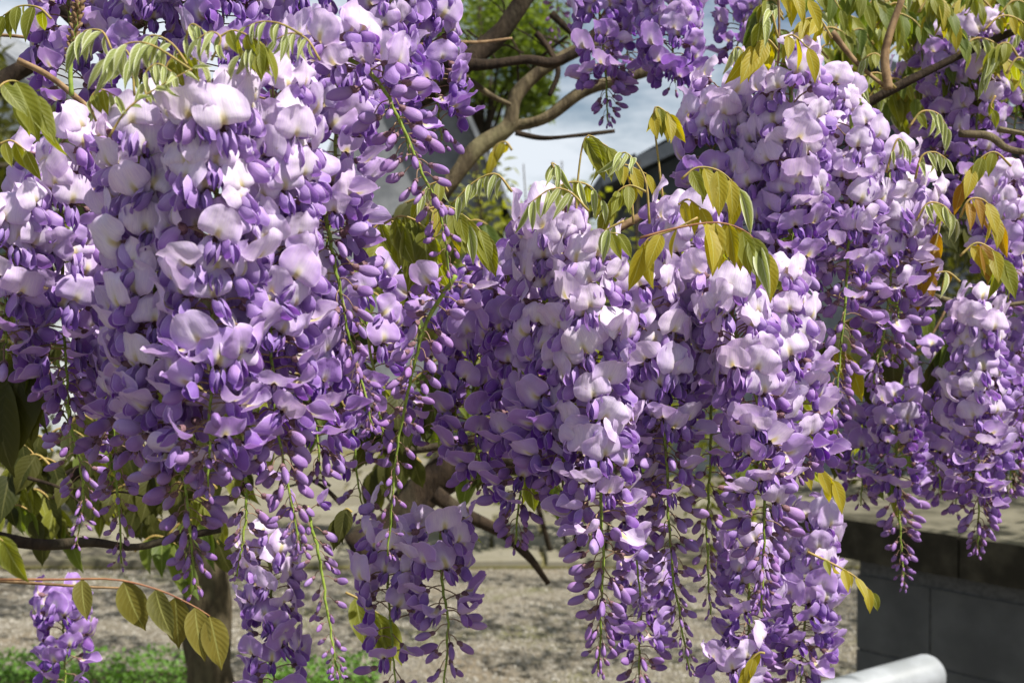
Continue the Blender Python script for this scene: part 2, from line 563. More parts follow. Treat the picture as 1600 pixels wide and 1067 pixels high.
# ------------------------------------------------------------ racemes
RG = 'wisteria flower clusters hanging from the vine'
def cluster(pts, d0, d1, n, s, openf, halff, pale, detail, label, tmin=0.02, dens=0.9, spread=1.0, bias=0.22, seed=None, hue=0.24):
    rnd = random.Random(seed if seed is not None else int(pts[0][0] * 7 + pts[-1][1] * 3 + n))
    s *= .86 if d0 < .64 else .89
    if d0 < .64 and openf > .3: n = int(n * 1.1)
    if openf > .3: n = int(n * 1.24)
    k = len(pts)
    P3 = [at(px, py, d0 + (d1 - d0) * i / (k - 1)) for i, (px, py) in enumerate(pts)]
    root = ob('flower_cluster', None, loc=P3[0])
    root.empty_display_size = 0.02
    tag(root, label, 'flower cluster', RG)
    path = smooth_path([p - P3[0] for p in P3], 34)
    for i in range(1, len(path) - 1):
        path[i] = path[i] + Vector((rnd.uniform(-1, 1), rnd.uniform(-1, 1), 0)) * 0.0006
    v, f, uv = tube(path, lambda t: 0.00155 * (1 - 0.55 * t) * max(.8, s), 6)
    ob('stem', mk_mesh('stem', v, f, M_RACH, uv), root)
    for i in range(n):
        t = tmin + (1 - tmin) * ((i + 0.5) / n) ** dens
        q = t * (len(path) - 1); a = int(min(q, len(path) - 2)); fr = q - a
        P = path[a].lerp(path[a + 1], fr)
        az = i * 2.39996 + rnd.uniform(-0.35, 0.35)
        dl = (az + pi / 2 + pi) % (2 * pi) - pi
        az = -pi / 2 + dl * (1 - bias)
        x = t + rnd.gauss(0, 0.045)
        rz = az - pi / 2
        pl = max(0, min(1, pale * (1.38 - 1.35 * t) + rnd.gauss(0, 0.13)))  # pale upper blooms; darker lower ones also carry painted-in shade
        col = (pl, max(0, min(1, hue + rnd.gauss(0.05, 0.16))), rnd.random(), 1)
        if x < openf or x < halff:
            isopen = x < openf
            V = rnd.choice(OPEN if isopen else HALF)
            sc = s * (1.0 if isopen else 0.93) * rnd.uniform(0.88, 1.1)
            pitch = radians((12 - 26 * t) + rnd.gauss(0, 19)) if isopen else radians(2 - 30 * t + rnd.gauss(0, 15))
            rot = (Matrix.Rotation(rz, 3, 'Z') @ Matrix.Rotation(pitch, 3, 'X') @ Matrix.Rotation(rnd.gauss(0, 0.34), 3, 'Y')).to_euler()
            ps = spread
            if detail:
                fo = ob('flower', V['stem'], root, P, rot, (sc, sc * ps, sc), col)
                C = V['C']
                inv = 1 / ps
                ob('banner_petal', V['banner'], fo, C, (rnd.gauss(0.02, 0.16), rnd.gauss(0, .10), rnd.gauss(0, .14)), (1, inv, 1), col)
                sp = abs(rnd.gauss(0.03, 0.10))
                ob('wing_petal', V['wing1'], fo, C, (rnd.gauss(0, .07), 0, -sp), (1, inv, 1), col)
                ob('wing_petal', V['wing2'], fo, C, (rnd.gauss(0, .07), 0, sp), (1, inv, 1), col)
                ob('keel_petal', V['keel'], fo, C, (-0.04, 0, 0), (1, inv, 1), col)
            else:
                ob('flower', V['joined'], root, P, rot, sc, col)
        else:
            tt = max(0, min(1, (t - halff) / max(0.05, 1 - halff)))
            sc = s * (1.04 - 0.76 * tt ** 1.05) * rnd.uniform(0.9, 1.08)
            pitch = radians(-6 - 38 * tt + rnd.gauss(0, 15))
            rot = (Matrix.Rotation(rz, 3, 'Z') @ Matrix.Rotation(pitch, 3, 'X') @ Matrix.Rotation(rnd.gauss(0, 0.3), 3, 'Y')).to_euler()
            ob('flower_bud', rnd.choice(BUDS), root, P, rot, sc, (min(1, pl * (1 - .7 * tt) + .12), min(1, col[1] + 0.25 * tt), col[2], 1))
    return root

# ------------------------------------------------------------ leaves
def leaflet_geo(rnd, fold, curl, nv=9, width=0.36, nu=4):
    V, F, UV = [], [], []
    tw = rnd.uniform(-0.3, 0.3); bend = rnd.uniform(-0.12, 0.12)
    for j in range(nv + 1):
        t = j / nv
        w = width * 0.5 * (sin(pi * t ** 0.78) ** 0.85) * (1 - 0.25 * t) * 1.15 if 0 < t < 1 else 0.004
        if t > 0.86: w = min(w, 0.5 * (1 - t) * 0.75 + 0.004)
        cy = t - 0.12 * curl * t * t; cz = -curl * 0.32 * t * t
        for i in range(nu + 1):
            u = 2 * i / nu - 1
            a = fold
            x = w * u * cos(a) + bend * t * t
            z = cz + w * abs(u) * sin(a) + 0.012 * sin(9 * t + 3 * u + tw * 9) * abs(u)
            x2 = x * cos(tw * t) - (z - cz) * sin(tw * t); z2 = cz + x * sin(tw * t) + (z - cz) * cos(tw * t)
            V.append((x2, cy, z2)); UV.append(((u + 1) / 2, t))
    for j in range(nv):
        for i in range(nu):
            k = j * (nu + 1) + i
            F.append((k, k + 1, k + nu + 2, k + nu + 1))
    return V, F, UV
rl = random.Random(8)
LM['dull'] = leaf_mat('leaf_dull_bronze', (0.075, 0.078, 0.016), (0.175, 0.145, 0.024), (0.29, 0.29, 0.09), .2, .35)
LEAF = {}
for kd, fo, wd in (('olive', 0.35, .40), ('gold', 0.35, .38), ('bronze', 0.4, .36), ('young', 0.85, .34), ('dark', 0.2, .50), ('green', .3, .42), ('dull', .25, .46)):
    LEAF[kd] = []
    for _ in range(4):
        v, f, uv = leaflet_geo(rl, fo + rl.uniform(-.12, .15), rl.uniform(0.1, 1.0), width=wd)
        LEAF[kd].append(mk_mesh('leaflet', v, f, LM[kd], uv))

def leaf_spray(pts, d, n, L, kind, label, group=None, droop=0.85, d1=None, seed=None, first=0.25, kinds=None, red=False, side=None, face=0.45):
    """compound leaf: arching stalk through pixels pts, n leaflets of length L (px) hanging from it"""
    rnd = random.Random(seed if seed is not None else int(pts[0][0] * 3 + pts[0][1] * 5 + n))
    k = len(pts); d1 = d if d1 is None else d1
    P3 = [at(px, py, d + (d1 - d) * i / max(1, k - 1)) for i, (px, py) in enumerate(pts)]
    root = ob('leaf_spray', None, loc=P3[0]); root.empty_display_size = 0.02
    tag(root, label, 'leaves', group)
    path = smooth_path([p - P3[0] for p in P3], 14)
    v, f, uv = tube(path, lambda t: d * 0.0011 * (1 - 0.55 * t), 5)
    ob('stalk', mk_mesh('stalk', v, f, M_REDSTALK if red else M_STALK, uv), root)
    Lm = L * d / FOC
    for i in range(n):
        t = first + (1 - first) * (i / max(1, n - 1)) if n > 1 else 1.0
        if i < n - 1: t = min(0.97, t + rnd.uniform(-.03, .03))
        q = t * 14; a = int(min(q, 13)); P = path[a].lerp(path[a + 1], q - a)
        T = (path[a + 1] - path[a]).normalized()
        sd = 1 if i % 2 == 0 else -1
        if side: sd = side
        lat = T.cross(Vector((0, 0, 1)))
        if lat.length < 0.1: lat = Vector((0, -1, 0))
        lat.normalize()
        dirv = (lat * sd * rnd.uniform(0.25, 0.6) + T * rnd.uniform(0.1, 0.45) + Vector((0, 0, -1)) * droop * rnd.uniform(0.8, 1.25))
        if i == n - 1: dirv = T * 0.7 + Vector((0, 0, -1)) * droop
        dirv += Vector((rnd.gauss(0, .09), rnd.gauss(0, .09), 0))
        dirv.normalize()
        y = dirv
        nrm = (Vector((rnd.gauss(0, face), -1 + rnd.gauss(0, .3), 0.35)) + lat * sd * face)
        z = (nrm - y * nrm.dot(y)).normalized(); x = y.cross(z)
        M = Matrix((x, y, z)).transposed()
        kd = rnd.choice(kinds) if kinds else kind
        ob('leaflet', rnd.choice(LEAF[kd]), root, P, M.to_euler(),
           Lm * rnd.uniform(0.82, 1.12) * (0.8 if t < 0.3 else 1), (rnd.random(), 0, rnd.random(), 1))
    return root

# ============================================================ GROUND
def ground_mat():
    b = NB('gravel_ground')
    c = b.n('ShaderNodeTexCoord')
    vo = b.n('ShaderNodeTexVoronoi'); vo.inputs['Scale'].default_value = 62
    b.l(c.outputs['Object'], vo.inputs['Vector'])
    sepc = b.n('ShaderNodeSeparateColor'); b.l(vo.outputs['Color'], sepc.inputs[0])
    fine = b.noise(150, 5, c.outputs['Object'])
    big = b.noise(1.6, 6, c.outputs['Object'], 0.65)
    stone = b.mix(sepc.outputs[0], (0.14, 0.12, 0.092), (0.30, 0.28, 0.24))
    stone = b.mix(b.math('MULTIPLY', b.smooth(fine, .4, .7), .4), stone, (0.26, 0.22, 0.15))
    stone = b.mix(b.math('MULTIPLY', b.smooth(vo.outputs['Distance'], 0.35, 0.75), 0.55), stone, (0.11, 0.095, 0.06))
    moss = b.math('MULTIPLY', b.smooth(big, 0.50, 0.66), 0.6)
    col = b.mix(moss, stone, (0.125, 0.13, 0.045))
    col = b.mix(b.math('MULTIPLY', b.smooth(big, 0.46, 0.34), 0.5), col, (0.20, 0.155, 0.10))
    h = b.math('SUBTRACT', fine, b.math('MULTIPLY', vo.outputs['Distance'], 1.5))
    return b.finish(col, 0.95, 0.15, None, None, h, 0.8, 0.012)
M_GRAVEL = ground_mat()
g = Geo()
gx, gy = 60, 60
for j in range(gy + 1):
    for i in range(gx + 1):
        u = (i / gx - .5); w = j / gy
        x = 120 * u * abs(u) * 2 ; y = -12 + 172 * w * w
        g.v.append(Vector((x, y, 0.012 * noise.noise(Vector((x * .8, y * .8, 0))) if y < 30 else 0)))
        g.uv.append((i / gx, w))
for j in range(gy):
    for i in range(gx):
        k = j * (gx + 1) + i
        g.f.append((k, k + 1, k + gx + 2, k + gx + 1)); g.fm.append(0)
tag(ob('ground', g.mesh('ground', [M_GRAVEL])), None, None, kind='structure')

# loose pebbles on the gravel
M_PEB = NB('pebble')
_v = M_PEB.n('ShaderNodeTexVoronoi'); _v.inputs['Scale'].default_value = 25
_c = M_PEB.n('ShaderNodeTexCoord'); M_PEB.l(_c.outputs['Object'], _v.inputs['Vector'])
_s = M_PEB.n('ShaderNodeSeparateColor'); M_PEB.l(_v.outputs['Color'], _s.inputs[0])
M_PEB = M_PEB.finish(M_PEB.mix(_s.outputs[1], (0.15, 0.13, 0.10), (0.36, 0.34, 0.30)), 0.9, 0.2)
g = Geo(); rp_ = random.Random(21)
for _ in range(26000):
    y = 3.3 + 4.2 * rp_.random() ** 0.9; x = rp_.uniform(-0.45, 0.45) * y
    r = rp_.uniform(0.003, 0.0085); a = rp_.uniform(0, 6.28); o = len(g.v)
    for k in range(5):
        g.v.append(Vector((x + r * cos(a + k * 1.257) * rp_.uniform(.7, 1.2), y + r * sin(a + k * 1.257) * rp_.uniform(.7, 1.2), 0.001 + r * 0.1)))
    g.v.append(Vector((x, y, r * rp_.uniform(.7, 1.1) + .006)))
    for k in range(5): g.f.append((o + k, o + (k + 1) % 5, o + 5)); g.fm.append(0)
g.uv = [(0, 0)] * len(g.v)
tag(ob('gravel', g.mesh('gravel', [M_PEB], smooth=False)), 'loose pale gravel stones scattered over the ground', 'gravel', kind='stuff')

# ---- flagstone paving beyond the gravel
M_PAVE = NB('paving_stone')
_f = M_PAVE.noise(8, 8, rough=.7); _f2 = M_PAVE.noise(2.0, 4)
_r, _g, _b = M_PAVE.info()
_c = M_PAVE.mix(_r, (0.12, 0.107, 0.08), (0.215, 0.20, 0.155))
_c = M_PAVE.mix(M_PAVE.math('MULTIPLY', M_PAVE.smooth(_f, .4, .7), .45), _c, (0.13, 0.12, 0.075))
_c = M_PAVE.mix(M_PAVE.math('MULTIPLY', M_PAVE.smooth(_f2, .5, .7), .35), _c, (0.16, 0.16, 0.07))
M_PAVE = M_PAVE.finish(_c, .9, .15, None, None, _f, .7, .006)
M_MOSS = simple('mossy_joint', (0.10, 0.10, 0.035), (0.17, 0.145, 0.07), 60, .95, .1, bstr=.8, bdist=.01)
def box_v(x0, x1, y0, y1, z0, z1, j=0.0, bev=0.0, rnd=R):
    def q(): return rnd.uniform(-j, j)
    bt = [(x0 + q(), y0 + q()), (x1 + q(), y0 + q()), (x1 + q(), y1 + q()), (x0 + q(), y1 + q())]
    cx = (x0 + x1) / 2; cy = (y0 + y1) / 2
    v = [(x, y, z0) for x, y in bt] + [(x, y, z1 - bev) for x, y in bt]
    f = [(3, 2, 1, 0)] + [(k, (k + 1) % 4, 4 + (k + 1) % 4, 4 + k) for k in range(4)]
    if bev:
        v += [(x + bev * (1 if x < cx else -1), y + bev * (1 if y < cy else -1), z1) for x, y in bt]
        f += [(4 + k, 4 + (k + 1) % 4, 8 + (k + 1) % 4, 8 + k) for k in range(4)] + [(8, 9, 10, 11)]
    else: f += [(4, 5, 6, 7)]
    return v, f
pv = ob('paving', None, loc=(0, 7.3, 0)); tag(pv, None, None, kind='structure')
v, f = box_v(-5.2, 7.2, 0, 6.0, 0.005, 0.020)
ob('paving_bed', mk_mesh('paving_bed', v, f, M_MOSS, smooth=False), pv)
pm = []
for _ in range(6):
    v, f = box_v(-.29, .29, -.19, .19, 0, .045, .014, .008, rl); pm.append(mk_mesh('paving_stone', v, f, M_PAVE, smooth=False))
for j in range(13):
    for i in range(20):
        ob('paving_stone', rl.choice(pm), pv, (-5.0 + i * .61 + (j % 2) * .3, .2 + j * .41, .008 + rl.uniform(0, .006)),
           (rl.uniform(-.01, .01), rl.uniform(-.008, .008), rl.choice((0, pi)) + rl.uniform(-.02, .02)), None, (rl.random(), 0, 0, 1))

# ============================================================ BUILDINGS FAR BEHIND
def slate_mat(name, c1, c2):
    b = NB(name); c = b.n('ShaderNodeTexCoord')
    f = b.noise(3, 6, c.outputs['Object'], .7)
    return b.finish(b.mix(b.smooth(f, .35, .65), c1, c2), .75, .25, None, None, f, .4, .02)
M_SLATE = slate_mat('grey_slate', (0.13, 0.14, 0.155), (0.235, 0.245, 0.26))
M_DKROOF = slate_mat('dark_roof', (0.035, 0.043, 0.055), (0.065, 0.075, 0.09))
M_RENDER = slate_mat('pale_render', (0.42, 0.46, 0.50), (0.55, 0.58, 0.60))
M_GLASSY = NB('window_glass').finish((0.03, 0.045, 0.06), .08, .6)
M_FRAME = NB('white_frame').finish((0.62, 0.64, 0.66), .5, .4)

def house(x0, x1, y0, y1, h, ridge, wallm, roofm, label, wins, ridge_axis='y', slates=True):
    root = ob('house', None, loc=((x0 + x1) / 2, y0, 0)); tag(root, label, 'house')
    ox = (x0 + x1) / 2
    w = (x1 - x0) / 2; D = y1 - y0
    v = [(-w, 0, 0), (w, 0, 0), (w, D, 0), (-w, D, 0), (-w, 0, h), (w, 0, h), (w, D, h), (-w, D, h), (0, 0, ridge), (0, D, ridge)]
    f = [(0, 1, 5, 8, 4), (1, 2, 6, 5), (2, 3, 7, 9, 6), (3, 0, 4, 7)]
    ob('wall', mk_mesh('wall', v, f, wallm, smooth=False), root)
    # roof slopes with thickness, overhanging
    gg = Geo()
    for sgn in (-1, 1):
        e = 0.35; sl = Vector((sgn * w, 0, h - ridge)); sl2 = sl * (1 + e / w)
        A = Vector((0, -e, ridge + .02)); B = Vector((0, D + e, ridge + .02))
        Cc = B + sl2; Dd = A + sl2; n = Vector((0, 0, .12))
        gg.add([A, B, Cc, Dd, A + n, B + n, Cc + n, Dd + n], [(0, 1, 2, 3), (4, 5, 6, 7), (0, 1, 5, 4), (1, 2, 6, 5), (2, 3, 7, 6), (3, 0, 4, 7)])
        # courses of slates: a lap every 0.3 m
        Ln = sl2.length; nn = int(Ln / .3)
        if slates:
            for k in range(1, nn):
                P = A + n + sl2 * (k / nn); Q = B + n + sl2 * (k / nn)
                q = sl2.normalized() * .28; up = Vector((0, 0, .03))
                gg.add([P + up, Q + up, Q + q + Vector((0, 0, .004)), P + q + Vector((0, 0, .004)), P, Q], [(0, 1, 2, 3), (0, 4, 5, 1)])
    ob('roof', gg.mesh('roof', [roofm], smooth=False), root)
    for (wx, wz, ww, wh) in wins:
        v, f = box_v(wx - ww / 2, wx + ww / 2, -.06, -.005, wz, wz + wh)
        wn = ob('window', mk_mesh('window', v, f, M_GLASSY, smooth=False), root)
        gf = Geo()
        t = .07
        for (a, b_, c_, d_) in ((-ww / 2 - t, -ww / 2, wz - t, wz + wh + t), (ww / 2, ww / 2 + t, wz - t, wz + wh + t), (-ww / 2, ww / 2, wz - t, wz), (-ww / 2, ww / 2, wz + wh, wz + wh + t), (-.025, .025, wz, wz + wh)):
            vv, ff = box_v(wx + a, wx + b_, -.10, -.003, c_, d_); gf.add(vv, ff)
        ob('frame', gf.mesh('frame', [M_FRAME], smooth=False), wn)
    return root
house(-2.1, -0.12, 14.0, 20.0, 2.7, 4.9, M_SLATE, M_SLATE, 'far grey slate-clad gabled house behind the upright vine branches', [])
house(1.1, 4.8, 11.0, 16.0, 2.65, 3.5, M_DKROOF, M_DKROOF, 'low shed with dark blue-grey roof beyond the central leaves', [])
house(-9.5, -4.6, 13.0, 19.0, 3.6, 5.2, M_RENDER, M_SLATE, 'pale blue rendered house glimpsed at the left edge', [(1.6, 1.5, .9, 1.2), (-.6, 1.5, .9, 1.2)])

# ============================================================ TREES AND HEDGES
def leaf_cloud(center, rad, n, size, rnd, lumps=None, flat=1.0):
    """leaf-sized folded quads spread through lumps in a volume"""
    G = Geo()
    L = lumps or [(Vector((0, 0, 0)), 1.0)]
    for _ in range(n):
        c, r = rnd.choice(L)
        d = Vector((rnd.gauss(0, 1), rnd.gauss(0, 1), rnd.gauss(0, 1))).normalized() * (rnd.random() ** 0.45) * r
        p = center + Vector(((c.x + d.x) * rad.x, (c.y + d.y) * rad.y, (c.z + d.z) * rad.z))
        s = size * rnd.uniform(.6, 1.3)
        E = Euler((rnd.uniform(-1.2, 1.2), rnd.uniform(-1.2, 1.2), rnd.uniform(0, 6.28))).to_matrix()
        pts = [(0, 0, 0), (.22 * s, .45 * s, .06 * s), (0, s, 0), (-.22 * s, .45 * s, .06 * s), (0, .45 * s, -.02 * s)]
        G.add([p + E @ Vector(q) for q in pts], [(0, 1, 4), (1, 2, 4), (2, 3, 4), (3, 0, 4)], [(.5, 0), (1, .5), (.5, 1), (0, .5), (.5, .5)])
    return G
rt = random.Random(31)
def tree(x, y, h, cr, label, lm, n=5200, size=.11, group=None):
    root = ob('leafy_tree', None, loc=(x, y, 0)); tag(root, label, 'tree', group)
    G = Geo()
    G.add(*tube(smooth_path([(0, 0, 0), (.08, 0, h * .3), (-.05, .05, h * .6), (0, 0, h * .9)], 10), lambda t: .16 * (1 - .75 * t), 9, knob=.3), 0)
    lumps = []
    for k in range(13):
        a = rt.uniform(0, 6.28); e = rt.uniform(-.5, 1.0)
        c = Vector((cos(a) * .75 * rt.uniform(.5, 1), sin(a) * .75 * rt.uniform(.5, 1), e * .75))
        lumps.append((c, rt.uniform(.25, .45)))
        tip = Vector((c.x * cr, c.y * cr, h * .72 + c.z * cr))
        G.add(*tube(smooth_path([(0, 0, h * rt.uniform(.3, .55)), tip * .5 + Vector((0, 0, h * .3)), tip], 6), lambda t: .05 * (1 - .8 * t), 5), 0)
    ob('trunk', G.mesh('trunk', [M_DBARK]), root)
    ob('crown', leaf_cloud(Vector((0, 0, h * .72)), Vector((cr, cr, cr)), n, size, rt, lumps).mesh('crown', [LM[lm]], smooth=False), root, color=(.5, 0, .5, 1))
tree(-0.55, 22.5, 7.8, 1.75, 'bright green leafy tree showing against the sky at top centre', 'green', 10000, .16)
tree(5.2, 12.0, 5.0, 2.3, 'large dark green tree behind the leaves at top right', 'green', 6000, .15)
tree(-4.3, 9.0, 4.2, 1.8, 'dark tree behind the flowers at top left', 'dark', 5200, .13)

def bush(x, y, w, dp, h, lm, n, size, label, name='bush', group=None, cat='bush'):
    root = ob(name, None, loc=(x, y, 0)); tag(root, label, cat, group)
    lumps = [(Vector((rt.uniform(-.85, .85), rt.uniform(-.7, .7), rt.uniform(-.75, .7))), rt.uniform(.2, .4)) for _ in range(22)]
    G = Geo()
    for k in range(9):
        bx = rt.uniform(-.6, .6) * w / 2
        G.add(*tube(smooth_path([(bx * .4, 0, 0), (bx, rt.uniform(-.3, .3) * dp, h * .45), (bx * 1.3, rt.uniform(-.4, .4) * dp, h * .9)], 5), lambda t: .012 * (1 - .7 * t), 4), 0)
    ob('stems', G.mesh('stems', [M_DBARK]), root)
    ob('foliage', leaf_cloud(Vector((0, 0, h * .5)), Vector((w / 2, dp / 2, h / 2)), n, size, rt, lumps).mesh('foliage', [LM[lm]], smooth=False), root, color=(.5, 0, .5, 1))
bush(0.45, 7.6, 1.9, .8, 2.65, 'olive', 5200, .075, 'yellow-green bush beneath the bare forked branches')
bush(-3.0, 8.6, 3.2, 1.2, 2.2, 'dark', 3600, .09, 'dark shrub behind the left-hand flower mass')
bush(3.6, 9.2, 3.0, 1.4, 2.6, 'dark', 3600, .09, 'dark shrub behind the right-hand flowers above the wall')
# clipped low box hedge, bottom left
def box_hedge(x0, x1, y, h, label, seed):
    rnd = random.Random(seed)
    root = ob('box_hedge', None, loc=((x0 + x1) / 2, y, 0)); tag(root, label, 'hedge', None)
    w = x1 - x0; G = Geo()
    for _ in range(int(5200 * w)):
        px = rnd.uniform(-w / 2, w / 2); top = h + .035 * noise.noise(Vector((px * 6 + seed, 0, 1))) + .02 * rnd.random()
        if rnd.random() < .6: p = Vector((px, rnd.uniform(-.17, .17), top - rnd.random() ** 2 * .08))
        else: p = Vector((px, -.17 + rnd.uniform(-.03, .05), rnd.uniform(.02, top)))
        s = rnd.uniform(.012, .024)
        E = Euler((rnd.uniform(-.6, 1.3), rnd.uniform(-1, 1), rnd.uniform(0, 6.28))).to_matrix()
        pts = [(0, 0, 0), (.3 * s, .5 * s, .05 * s), (0, s, 0), (-.3 * s, .5 * s, .05 * s)]
        G.add([p + E @ Vector(q) for q in pts], [(0, 1, 2), (0, 2, 3)], [(.5, 0), (1, .5), (.5, 1), (0, .5)])
    ob('foliage', G.mesh('foliage', [LM['hedge']], smooth=False), root, color=(.5, 0, .5, 1))
    v, f = box_v(-w / 2 + .03, w / 2 - .03, -.13, .13, .01, h - .06)
    ob('stems', mk_mesh('stems', v, f, M_DBARK, smooth=False), root)
LM['hedge'] = leaf_mat('leaf_box', (0.06, 0.13, 0.02), (0.12, 0.24, 0.035), (0.2, 0.33, 0.08), .1, .35)
box_hedge(-1.75, -0.98, 4.05, .37, 'clipped green box hedge at the bottom left beside the trunk', 2)
box_hedge(-0.80, -0.42, 4.05, .35, 'short clipped green box hedge just right of the trunk foot', 7)

# ============================================================ BLOCK WALL, right
M_BLOCK = NB('painted_block')
_f = M_BLOCK.noise(30, 7, rough=.7); _f2 = M_BLOCK.noise(5, 7); _r, _g, _b = M_BLOCK.info()
_c = M_BLOCK.mix(M_BLOCK.smooth(_f2, .35, .65), (0.05, 0.053, 0.057), (0.092, 0.096, 0.10))
_c = M_BLOCK.mix(M_BLOCK.math('MULTIPLY', _r, .3), _c, (0.10, 0.10, 0.105))
M_BLOCK = M_BLOCK.finish(_c, .8, .25, None, None, _f, .6, .004)
M_MORTAR = simple('mortar_joint', (0.07, 0.072, 0.076), (0.10, 0.102, 0.105), 80, .9, .1)
M_SLABLIT = simple('sun_tone_slab_top', (0.05, 0.046, 0.032), (0.15, 0.138, 0.102), 7, .9, .15, bstr=.7, bdist=.006, detail=8)  # same stone as the sides, sunlight painted in as a paler top
M_SLABSHADE = simple('shade_tone_slab_edge', (0.022, 0.019, 0.014), (0.065, 0.058, 0.043), 9, .9, .15, bstr=.7, bdist=.006, detail=8)  # shade on the slab sides painted in as a near-black tone
wa = at(1338, 870, 3.38); wa = Vector((wa.x, wa.y, 0))
ang = radians(-50)                       # wall runs towards the camera to the right
wall = ob('block_wall', None, loc=wa, rot=(0, 0, ang)); tag(wall, 'dark grey painted block wall under the stone slab, bottom right', 'wall')
LW, HW = 2.0, 0.85
# recess: pillar 0..0.22 stands 0.14 m proud of the panel
v, f = box_v(.008, LW, .004, .55, 0, HW - .004); ob('core', mk_mesh('core', v, f, M_MORTAR, smooth=False), wall)
def blocks(x0, x1, yf, bl, offs):
    bh = .20
    for j in range(4):
        x = x0 - (offs if j % 2 else 0)
        while x < x1 - .01:
            a = max(x, x0); b_ = min(x + bl, x1)
            if b_ - a > .03:
                vv, ff = box_v(a + .003, b_ - .003, yf, yf + .06, j * bh + .004, (j + 1) * bh - .002, .001)
                ob('block', mk_mesh('block', vv, ff, M_BLOCK, smooth=False), wall, color=(R.random(), 0, 0, 1))
            x += bl
blocks(.0, LW, .0, .44, .22)
for j in range(4):   # end face of the wall, seen from the left
    vv, ff = box_v(-.004, .05, .064, .54, j * .2 + .004, (j + 1) * .2 - .008, .001)
    ob('block', mk_mesh('block', vv, ff, M_BLOCK, smooth=False), wall, color=(.3, 0, 0, 1))
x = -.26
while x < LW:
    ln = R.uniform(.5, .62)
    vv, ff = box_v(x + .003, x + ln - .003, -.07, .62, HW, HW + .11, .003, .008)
    ob('slab', mk_mesh('slab', vv, ff, [M_SLABSHADE, M_SLABLIT], fm=[0] * 5 + [1] * 5, smooth=False), wall)
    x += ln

# white pipe
M_WHITE = simple('white_plastic', (0.22, 0.235, 0.25), (0.33, 0.35, 0.38), 9, .4, .4, bstr=.08, detail=9)
pa = at(1200, 1125, 2.65); pb = at(1448, 1054, 2.85)
pth = [pa.lerp(pb, k / 10) for k in range(11)]
dirp = (pb - pa).normalized(); rpz = .046
rr_ = [rpz] * 11
for k in range(1, 7):
    a = k / 6 * pi / 2
    pth.append(pb + dirp * rpz * .8 * sin(a)); rr_.append(max(.0005, rpz * cos(a)))
tt_ = tube(pth, lambda t: rr_[int(round(t * (len(pth) - 1)))], 24)
pr = ob('white_tube', mk_mesh('white_tube', [Vector(p) - pa for p in tt_[0]], tt_[1], M_WHITE, tt_[2]), loc=pa)
tag(pr, 'white plastic tube with a rounded end in front of the block wall', 'tube')

# ============================================================ THE VINE
vine = ob('wisteria_vine', None, loc=(at(330, 900, 2.4).x, at(330, 900, 2.4).y, 0))
tag(vine, 'old wisteria vine with brown trunk and bare twisting branches', 'vine')
def branch(pts, d, r, mat=M_DBARK, name='branch', d1=None, knob=.6, seg=9, taper=.35, n=26):
    k = len(pts); d1 = d if d1 is None else d1
    P = [at(x, y, d + (d1 - d) * i / (k - 1)) for i, (x, y) in enumerate(pts)]
    path = smooth_path(P, n)
    for i in range(len(path)):
        path[i] = path[i] + Vector((noise.noise(path[i] * 9), 0, noise.noise(path[i] * 9 + Vector((5, 1, 2))))) * r * d / FOC * .5
    rm = r * d / FOC
    v, f, uv = tube(path, lambda t: rm * (1 - taper * t), seg, knob=knob, seed=pts[0][0])
    o0 = vine.location
    return ob(name, mk_mesh(name, [Vector(p) - o0 for p in v], f, mat, uv), vine)
_tx = vine.location
P = [Vector((_tx.x, _tx.y, -.02)), Vector((_tx.x + .005, _tx.y, .5)), Vector((_tx.x - .01, _tx.y, 1.0)), Vector((_tx.x - .02, _tx.y, 1.3)), Vector((_tx.x + .15, _tx.y + .1, 1.9)), Vector((_tx.x + .7, _tx.y + .1, 2.4))]
v, f, uv = tube(smooth_path(P, 40), lambda t: .052 * (1 - .35 * t), 16, knob=.28)
ob('trunk', mk_mesh('trunk', [p - _tx for p in v], f, M_POST, uv), vine)
branch([(650, 150), (700, 118), (760, 70), (805, 25), (860, -50)], 1.35, 21, M_DBARK)
branch([(660, 85), (700, 95), (760, 101), (820, 96), (870, 100), (925, 62), (960, 0)], 1.3, 10, M_DBARK)
branch([(640, 360), (700, 290), (745, 228), (795, 196), (812, 150), (862, 102), (930, 66), (1000, 30)], 1.5, 15, M_BARK, taper=.5)
branch([(790, 200), (850, 186), (910, 144), (985, 118), (1080, 90)], 1.52, 11, M_BARK)
branch([(700, 95), (722, 118), (765, 150), (798, 165)], 1.38, 5, M_BARK)
branch([(838, 52), (858, 78), (872, 112), (858, 150)], 1.40, 5, M_DBARK)
branch([(805, 208), (850, 216), (905, 212), (960, 205)], 1.45, 4, M_DBARK)
branch([(860, 20), (890, 50), (935, 90), (960, 130)], 1.6, 6, M_DBARK)
branch([(700, 66), (750, 66), (800, 60)], 1.2, 3, M_TWIG)
branch([(-20, 838), (60, 850), (140, 846), (210, 852), (270, 838), (345, 826)], .98, 9, M_DBARK)
branch([(-20, 810), (60, 770), (130, 735), (210, 690), (300, 640)], 1.3, 12, M_DBARK)
branch([(560, 860), (640, 790), (700, 752), (770, 722), (900, 690)], 1.75, 34, M_DBARK)
branch([(680, 770), (730, 805), (790, 830), (830, 870), (858, 912)], 1.6, 12, M_DBARK, taper=.6)
branch([(-20, 905), (60, 912), (140, 918), (200, 920)], .85, 3, M_TWIG)
branch([(30, 95), (75, 118), (118, 152), (150, 185), (185, 260), (205, 330)], .70, 6, M_TWIG)
branch([(60, -20), (160, 60), (260, 130), (340, 150)], 1.0, 16, M_DBARK)
branch([(-20, 145), (60, 95), (180, 60), (300, -10)], 1.25, 16, M_DBARK)
branch([(-20, 55), (30, 58), (90, 68)], .9, 3, M_TWIG)
